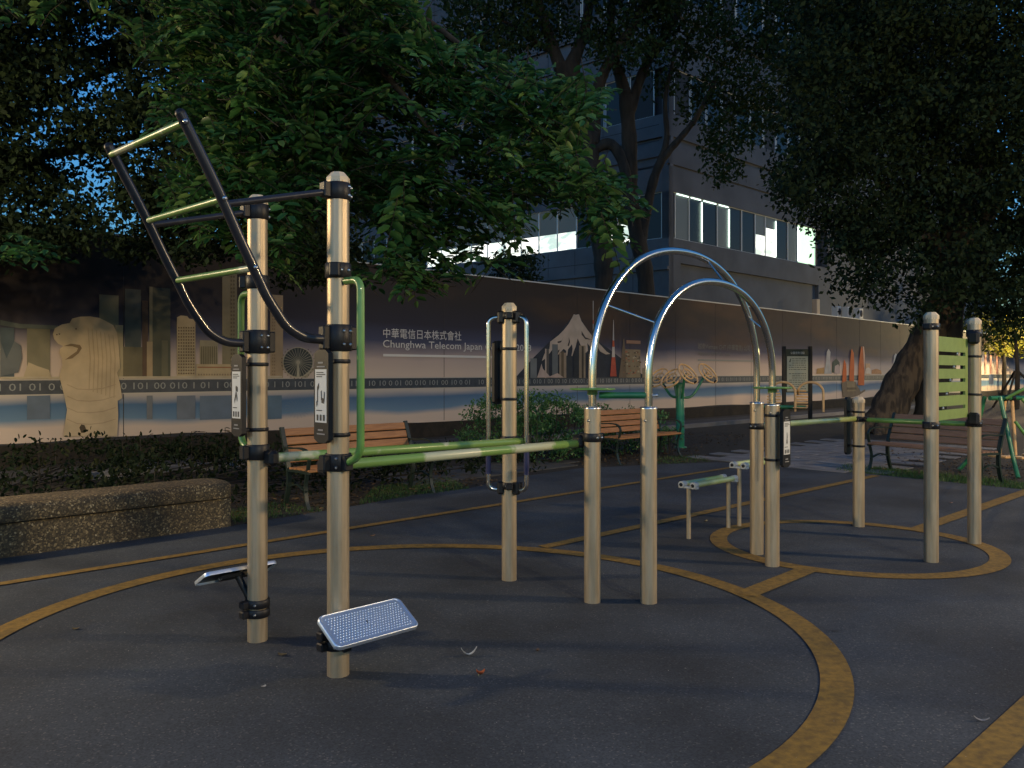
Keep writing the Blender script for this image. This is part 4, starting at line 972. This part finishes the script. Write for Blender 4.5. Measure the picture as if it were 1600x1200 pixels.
p_, a_, n_m, l_, st = sprays(ce, 13, .12, .06, .38)
leaf_object('foliage', p_, a_, n_m, .096*l_, .052*l_, M['leaf_near'], tr); st.build('twig', M['bark'], tr)
# sparser, deeper sprays and those that dip over the hoarding at far left
lo = [P(x, y, random.uniform(6.2,7.4)) for x, y in ((10,405),(30,398),(60,385),(55,410))]
lo = [q + Vector((random.uniform(-.12,.12), 0, random.uniform(-.05,.1))) for q in lo for _ in range(3)]
p_, a_, n_m, l_, st = sprays(lo, 11, .12, .06); leaf_object('foliage', p_, a_, n_m, .085*l_, .048*l_, M['leaf_near'], tr)

# ---- darker fine-leaved tree behind it ----
T = Vector((-10.6, 12.4, 0)); tr = thing('fine_leaved_tree', 'dark fine-leaved tree with blue dusk sky showing through at the upper left', 'tree', T)
mb = MB(); limb(mb, [T, T+Vector((.2,0,2)), T+Vector((.1,.1,4.5)), T+Vector((.6,.3,7.5))], .32, .12, 14); mb.build('trunk', M['bark'], tr)
mb = MB(); fk = T+Vector((.15,0,3.6))
for e in ((-9.5,12,7),(-4.6,11.5,6.4),(-3.2,12,4.8),(-6,10.4,5.6),(-5,12.6,8.4),(-2.4,11.4,6.6),(-1.6,12,5.2)): 
    e = Vector(e); limb(mb, [fk, fk.lerp(e,.4)+Z*.5, fk.lerp(e,.75)+Z*.35, e], .09, .012, 8)
mb.build('limb', M['bark'], tr)
ENV2 = [(-400,-250),(640,-250),(600,60),(560,200),(600,330),(540,440),(440,445),(400,390),(330,395),(290,410),(255,385),(190,395),(120,370),(90,395),(40,385),(-60,420),(-400,420)]
ce = [q for q in env_pts(2900, ENV2, 9.6, 13.4, (-300,640), (-200,455)) if keep(q)]
blob_leaves('foliage', [tuple(q) for q in ce], [random.uniform(.22,.42) for _ in ce], 560, .085, .05, M['leaf_dark'], tr)

# ---- two trees before the office building ----
def far_tree(label, paths, rads, env, y0, y1, ncl, rc, per, sz, m, base, seedk=0):
    t = thing('street_tree', label, 'tree', base, 0)
    mb = MB(); limb(mb, paths[0], rads[0][0], rads[0][1], 12); mb.build('trunk', M['bark'], t)
    mb = MB()
    for p_, r_ in zip(paths[1:], rads[1:]): limb(mb, p_, r_[0], r_[1], 9)
    if len(paths) > 1: mb.build('limb', M['bark'], t)
    ce = env_pts(ncl, env, y0, y1, (min(p[0] for p in env), max(p[0] for p in env)), (min(p[1] for p in env), max(p[1] for p in env)))
    blob_leaves('foliage', [tuple(q) for q in ce], [random.uniform(*rc) for _ in ce], per, sz, sz*.55, m, t); return t
Y1 = 26.5; pp = lambda l, Y: [P(x, y, Y) for x, y in l]
b1 = Vector((P(943,400,Y1).x, Y1, 0)); b2 = Vector((P(1012,400,27.5).x, 27.5, 0))
far_tree('dark thick-trunked tree before the office building, left one of the pair behind the hoarding',
    [[b1] + pp([(944,455),(940,385),(922,250),(902,170),(885,100)], Y1), pp([(922,235),(955,226),(975,262),(985,330),(1000,390),(1012,440)][:4], Y1), pp([(902,170),(870,90),(840,0),(820,-80)], Y1), pp([(890,110),(915,40),(930,-60)], Y1), pp([(868,85),(800,40),(740,10)], Y1), pp([(925,225),(940,120),(1000,20),(1010,-60)], Y1)],
    [(.27,.36),(.20,.16),(.28,.10),(.26,.10),(.10,.03),(.25,.1)], [(690,-120),(1060,-120),(1050,60),(1000,110),(940,100),(900,60),(820,90),(760,80),(700,40)], 24.5, 28, 230, (.4,.85), 150, .17, M['leaf_mid'], b1)
far_tree('dark tree before the office building whose forked bough crosses the grey facade',
    [[b2] + pp([(1010,455),(1000,390),(985,310),(984,230),(978,150)], 27.5), pp([(1000,385),(1014,310),(1028,262),(1045,236),(1066,212),(1090,180),(1120,120)], 27.5), pp([(1031,255),(1042,215),(1040,150),(1060,60)], 27.5), pp([(978,150),(955,60),(960,-60)], 27.5), pp([(982,180),(1010,100),(1060,20),(1080,-60)], 27.5)],
    [(.30,.24),(.20,.07),(.13,.05),(.22,.10),(.2,.08)], [(940,-120),(1330,-120),(1330,120),(1240,170),(1215,190),(1180,215),(1165,250),(1140,280),(1115,270),(1100,225),(1070,180),(1030,140),(1000,60)], 25.5, 29.5, 300, (.4,.85), 150, .17, M['leaf_mid'], b2)

# ---- big leaning tree on the right ----
B = G(1392,668); far = 20.5
t = thing('leaning_tree', 'huge dark-crowned tree with a thick trunk leaning right behind the faded bench', 'tree', B)
mb = MB(); limb(mb, [Vector((9.05,20.6,-.1)), Vector((9.3,20.6,.35)), P(1404,608,20.6), P(1434,555,20.6), P(1466,495,20.6), P(1490,420,20.6), P(1500,320,20.6)], .46, .36, 18)
for dx, dy in ((-.9,-.3),(-.4,-.9),(.6,-.8),(1.3,-.2),(.3,.8)): limb(mb, [Vector((9.1+dx*.9,20.6+dy*.9,-.05)), Vector((9.2+dx*.45,20.6+dy*.45,.14)), Vector((9.5,20.6,.6))], .08, .2, 8)
mb.build('trunk', M['bark_warm'], t)
mb = MB(); limb(mb, [P(1452,665,20.4), P(1458,610,20.4), P(1478,540,20.6), P(1490,440,20.6)], .40, .30, 14)
for e in ((8.6,20,6.3),(11,18.5,8),(14,20,8.5),(15,22,6),(12,23.5,10),(9,22,9.5),(17,20,7),(9.4,19,4.6)):
    e = Vector(e); s0_ = P(1485,440,20.6); limb(mb, [s0_, s0_.lerp(e,.4)+Z*.4, s0_.lerp(e,.75)+Z*.3, e], .22, .03, 9)
mb.build('limb', M['bark'], t)
ENV3 = [(1330,-260),(1280,-60),(1245,40),(1235,110),(1240,175),(1225,235),(1212,290),(1225,330),(1270,350),(1310,370),(1300,395),(1330,400),(1305,440),(1300,465),(1330,452),(1365,470),(1400,478),(1440,500),(1490,485),(1540,500),(1640,520),(1900,470),(2100,100),(2000,-260)]
ce = env_pts(1500, ENV3, 16.8, 25, (1205,1720), (-160,520)) + env_pts(420, ENV3, 17.5, 25, (1300,2050), (-255,450))
def thin(q):
    x = CX + F*q.x/q.y; y = HZ + F*(H-q.z)/q.y
    return not (y > 395 and x < 1440 and random.random() < .5)
ce = [q for q in ce if thin(q)]
blob_leaves('foliage', [tuple(q) for q in ce], [random.uniform(.35,.8) for _ in ce], 240, .13, .07, M['leaf_dark'], t)

# ---- staked sapling and lit trees at the far right ----
B = Vector((P(1588,600,34).x, 34, 0)); t = thing('staked_tree', 'young tree held by wooden stakes in front of the hoarding at the far right', 'tree', B)
mb = MB(); limb(mb, [B, B+Vector((.05,0,1.5)), B+Vector((-.05,0,3.2))], .12, .06, 10); mb.build('trunk', M['bark'], t)
for k in range(3):
    a = R(100+120*k); MB().tube([B+Vector((1.3*math.cos(a),1.3*math.sin(a),0)), B+Vector((.08*math.cos(a),.08*math.sin(a),1.55))], .045, 8).build('stake', M['bark'], t)
blob_leaves('foliage', [tuple(B+Vector((random.gauss(0,1),random.gauss(0,.9),3.6+random.gauss(0,.6)))) for _ in range(46)], [.55]*46, 110, .16, .09, M['leaf_mid'], t)
B = Vector((31, 52, 0)); t = thing('lamp_lit_tree', 'small tree with yellow lamp-lit leaves beyond the hoarding at the far right', 'tree', B)
mb = MB(); limb(mb, [B, B+Z*2, B+Z*3.6], .16, .08); mb.build('trunk', M['bark'], t)
blob_leaves('foliage', [tuple(B+Vector((random.gauss(0,1.7),random.gauss(0,1.4),3.8+random.gauss(0,.8)))) for _ in range(80)], [.6]*80, 150, .2, .11, leafmat('lamp_yellow_leaves', (.12,.14,.02), (.2,.2,.03), (.3,.26,.05), .4), t)  # the lamp's yellow glow is put into the leaf colour

# ---- shrubs and hedge ----
def shrub(name, label, cat, centres, rads, per, ln, m, loc, shape='oval', group=None, up=.6):
    t = thing(name, label, cat, loc, 0, group); p_ = clumps(centres, rads, per); p_[:,2] = np.maximum(p_[:,2], .03); n = len(p_)
    ax = RNG.normal(size=(n,3)); ax[:,2] += up; nm = RNG.normal(size=(n,3)); nm[:,2] += 1.0; f = .7+.6*RNG.random(n)
    leaf_object('foliage', p_, ax, nm, ln*f, ln*.52*f, m, t, shape)
    mb = MB(); b = Vector(loc)
    for c in centres[::3]:
        c = Vector(c); mb.tube([Vector((c.x*.6+b.x*.4, c.y*.6+b.y*.4, 0)), c.lerp(Vector((c.x,c.y,0)),.4), c], .007, 5)
    mb.build('stem', M['bark'], t); return t
cs = []; rs = []
for _ in range(190):
    x = random.uniform(726,914); yt = 668 - 54*math.sin(math.pi*(x-705)/235)**.7; Yd = random.uniform(13.2,15.2); q = P(x, random.uniform(yt, 715), Yd); q.z = max(q.z, .12); cs.append(tuple(q)); rs.append(random.uniform(.14,.24))
shrub('leafy_shrub', 'large green leafy shrub behind the chrome hand grips, before the mountain picture', 'shrub', cs, rs, 1300, .055, M['leaf_shrub'], Vector((.25,14.2,0)))
cs = []; rs = []
for _ in range(120):
    x = random.uniform(905,1035); Yd = random.uniform(14.6,16); q = P(x, random.uniform(636 if x < 990 else 650, 705), Yd); q.z = max(q.z, .1); cs.append(tuple(q)); rs.append(random.uniform(.13,.24))
shrub('leafy_shrub', 'lower green shrub directly behind the middle bench, between the arch foot posts', 'shrub', cs, rs, 900, .055, M['leaf_shrub'], Vector((2.0,15.3,0)))
cs = [tuple(P(random.uniform(1033,1062), random.uniform(660,692), random.uniform(14.8,15.4))) for _ in range(18)]
shrub('leafy_shrub', 'small round green shrub at the right end of the middle bench', 'shrub', cs, [.14]*18, 900, .045, M['leaf_shrub'], Vector((2.9,15.1,0)))
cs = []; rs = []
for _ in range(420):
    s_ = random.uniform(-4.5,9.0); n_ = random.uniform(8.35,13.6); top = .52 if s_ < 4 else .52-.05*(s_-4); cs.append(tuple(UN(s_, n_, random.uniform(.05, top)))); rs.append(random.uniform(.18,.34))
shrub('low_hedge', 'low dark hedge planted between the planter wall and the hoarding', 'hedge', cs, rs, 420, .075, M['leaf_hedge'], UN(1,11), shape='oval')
for lab, lst in (('tall thin-leaved sprigs standing above the first bench backrest', (440,470,500,520,545,590,612)), ('dark sprigs standing above the hedge before the fountain picture', (60,75,190,205,225)), ('dark sprigs standing above the hedge beside the leftmost post', (300,325,345,360))):
    ps, ax, nm = [], [], []; b_ = None
    for x in lst:
        n_ = 11.2; s_, z_ = 0, 0; k = (x-CX)/F; d = N.x*k+N.y; Yd = n_/d; base = Vector((k*Yd, Yd, 0)); b_ = b_ or base
        hgt = 1.5-(random.uniform(646,662) if x > 400 else (random.uniform(668,684) if x > 280 else random.uniform(684,692))-HZ)*Yd/F
        for j in range(9):
            a = random.uniform(0,6.28); ps.append(base + Z*(hgt - .045*j) + Vector((random.gauss(0,.03),random.gauss(0,.03),0))); ax.append(Vector((math.cos(a),math.sin(a),random.uniform(-.1,.5)))); nm.append(Vector((random.gauss(0,.3),random.gauss(0,.3),1)))
    t = thing('wild_sprigs', lab, 'plant', b_); leaf_object('foliage', np.array(ps), np.array(ax), np.array(nm), .13, .035, M['leaf_hedge'], t)
    mb = MB()
    for i in range(0, len(ps), 9): mb.tube([Vector((ps[i].x, ps[i].y, 0)), ps[i]], .005, 5)
    mb.build('stem', M['bark'], t)
# a bush on the ground behind the hoarding
B = UN(16.5,17.5); cs = [tuple(P(random.uniform(770,835), random.uniform(402,440), random.uniform(23,25))) for _ in range(40)]
b_ = Vector((P(800,420,24).x, 24, 0)); t = thing('dark_bush', 'dark bushy treetop just above the hoarding left of the thick trunk', 'bush', b_); mb = MB(); limb(mb, [b_, b_+Z*2.2, b_+Z*4.3], .10, .04, 8); mb.build('trunk', M['bark'], t)
blob_leaves('foliage', cs, [.42]*40, 200, .14, .06, M['leaf_dark'], t)

# ---- grass and litter ----
def tuft(area, n, hgt, wd):
    p_ = np.array([area() for _ in range(n)]); ax = RNG.normal(size=(n,3))*.35; ax[:,2] = 1; nm = RNG.normal(size=(n,3)); nm[:,2] = 0; return p_, ax, nm, hgt*(.5+RNG.random(n)), wd
def quad_area(a, b, c, d, z=.0):
    def f():
        u_, v_ = random.random(), random.random(); q = (a*(1-u_)+b*u_)*(1-v_) + (d*(1-u_)+c*u_)*v_; return (q.x, q.y, z)
    return f
ps = [tuft(quad_area(G(560,789),G(735,765),G(700,748),G(585,762)), 2600, .045, .006), tuft(quad_area(G(1305,737),G(1600,767),G(1600,755),G(1320,727)), 3200, .06, .008), tuft(quad_area(G(1010,727),G(1110,722),G(1090,712),G(1000,716)), 900, .04, .006), tuft(quad_area(UN(3.8,7.7),UN(4.9,7.7),UN(4.9,8.6),UN(3.9,8.4)), 700, .05, .007)]
o = leaf_object('grass', np.concatenate([p[0] for p in ps]), np.concatenate([p[1] for p in ps]), np.concatenate([p[2] for p in ps]), np.concatenate([p[3] for p in ps]), .008, M['grass'], None, 'blade')
tag(o, 'short grass growing along the soil edge of the court', 'grass', kind='stuff')
A = [quad_area(UN(3.9,8),UN(8,7.9),UN(8,9.8),UN(3.9,9.8)), quad_area(G(905,731),G(1110,722),G(1085,700),G(920,705)), quad_area(G(1320,735),G(1600,765),G(1600,715),G(1400,700)), quad_area(G(365,826),G(560,791),G(560,786),G(370,812)), quad_area(UN(10,8.6),UN(18,8.6),UN(18,12),UN(10,12))]
p_ = np.array([A[i]() for i in (list(np.repeat([0,1,2,3,4],[1200,500,600,60,900])))]); p_[:,2] = .006+.02*RNG.random(len(p_)); n = len(p_); ax = RNG.normal(size=(n,3)); ax[:,2] *= .25; nm = RNG.normal(size=(n,3))*.4; nm[:,2] = 1
o = leaf_object('leaf_litter', p_, ax, nm, .03+.035*RNG.random(n), .02+.015*RNG.random(n), M['litter'], None, 'oval'); tag(o, 'dry brown leaf litter scattered on the soil', 'leaf litter', kind='stuff')
# single leaves and scraps lying on the court
def scrap(name, label, cat, px, py, ln, wd, col, az, curl=.3, group=None):
    c = G(px, py); c.z = .0135; d = Vector((math.cos(az), math.sin(az), 0)); s_ = Vector((-d.y, d.x, 0)); mb = MB(); rows = 7; vs = []
    for i in range(rows):
        t = i/(rows-1); w_ = wd*math.sin(math.pi*(.08+.86*t))**.7/2; z = curl*ln*(2*t-1)**2*.5 + .002
        for e in (-1,0,1): vs.append(c + d*ln*(t-.5) + s_*w_*e + Z*(z + abs(e)*curl*wd*.4))
    mb.add(vs, [(3*i+j, 3*i+j+1, 3*i+j+4, 3*i+j+3) for i in range(rows-1) for j in (0,1)], 0, True); o = mb.build(name, mat(name+'_colour', col, .7, 0, var=tuple(x*.6 for x in col), scale=40), None, c); tag(o, label, cat, group)
scrap('paper_scrap', 'crumpled white scrap lying on the court below the tilted foot plate', 'paper scrap', 733, 1029, .085, .022, (.6,.6,.58), .3, .9)
scrap('fallen_leaf', 'orange-brown curled leaf just below the white scrap', 'leaf', 751, 1059, .042, .034, (.45,.10,.02), .2, .8)
scrap('fallen_leaf', 'small dull brown leaf right of the white scrap', 'leaf', 840, 1022, .026, .02, (.16,.09,.05), 1.2, .7)
scrap('fallen_leaf', 'yellowish leaf on the court at the far left, below the curved line', 'leaf', 118, 987, .04, .025, (.22,.15,.05), .1)
scrap('fallen_leaf', 'olive leaf on the court between the two tall posts', 'leaf', 441, 1028, .05, .03, (.17,.13,.06), -.2)
scrap('paper_scrap', 'tiny pale fleck on the court left of the nearest post', 'paper scrap', 412, 1078, .025, .02, (.45,.45,.42), .8)
scrap('fallen_leaf', 'pale grey leaf on the court at the lower right, beside the thick line', 'leaf', 1534, 1132, .06, .018, (.36,.36,.36), -.35, .5)
scrap('fallen_leaf', 'dark thin leaf on the court right of the large circle line', 'leaf', 1303, 990, .07, .012, (.03,.03,.03), -.5, .2)
scrap('fallen_leaf', 'tan leaf on the court between the two orange lines near the first bench', 'leaf', 582, 840, .05, .03, (.3,.16,.07), .4)
scrap('fallen_leaf', 'pair-coloured yellow leaf beside the lower step rail', 'leaf', 1103, 817, .06, .03, (.34,.28,.14), .9)
scrap('fallen_leaf', 'pinkish leaf between the climbing board posts', 'leaf', 1486, 788, .045, .03, (.42,.26,.2), .3)

# ================= street lamps (outside the picture) =================
def street_lamp(label, x, y, h, power, col, low=False, rad=.22):
    t = thing('street_lamp', label, 'street lamp', Vector((x,y,0)), 0, 'park lamps round the court'); b = Vector((x,y,0))
    MB().tube([b, b+Z*.3, b+Z*.3, b+Z*(h+.1)], [.11,.10,.06,.045], 14).build('pole', M['iron'], t)
    k = 1.5 if low else 1; MB().lathe(b+Z*(h+.1), [(.05,0),(.34*k,.03),(.30*k,.09),(.06,.16)], 24).build('lamp_head', M['iron'], t)  # low: unseen hood widened to keep its light off the leaves
    MB().lathe(b+Z*(h+.04), [(.03,0),(.10,.02),(.12,.05),(.10,.058)], 16).build('lamp_bulb', emit('lamp_glow', col, 20), t)
    l = bpy.data.objects.new('lamp_light', bpy.data.lights.new('lamp_light', 'POINT')); COL.objects.link(l); l.data.energy = power; l.data.color = col; l.data.shadow_soft_size = rad; l.data.use_shadow = True
    l.location = (x, y, h-.07 if low else h-.16)
street_lamp('black street lamp right of the court, out of frame', 12.5, 3.9, 5.4, LAMP[0], (1,.70,.36))
street_lamp('black street lamp left of the court, out of frame', -8.5, 5.0, 3.7, LAMP[1], (1,.74,.40), low=True)
street_lamp('black street lamp behind the camera to the right, out of frame', 5.5, -5.0, 5.8, LAMP[2], (1,.86,.60))
street_lamp('black street lamp beyond the court at the far right, out of frame', 32.3, 49.3, 4.2, LAMP[3], (1,.74,.36))
street_lamp('black street lamp beyond the leaning tree, out of frame to the right', 17.8, 25.0, 4.3, LAMP[4], (1,.74,.46))
for o in list(bpy.data.objects):
    if o.parent is None and o.type == 'MESH' and 'kind' not in o and 'label' not in o: print('UNTAGGED', o.name)
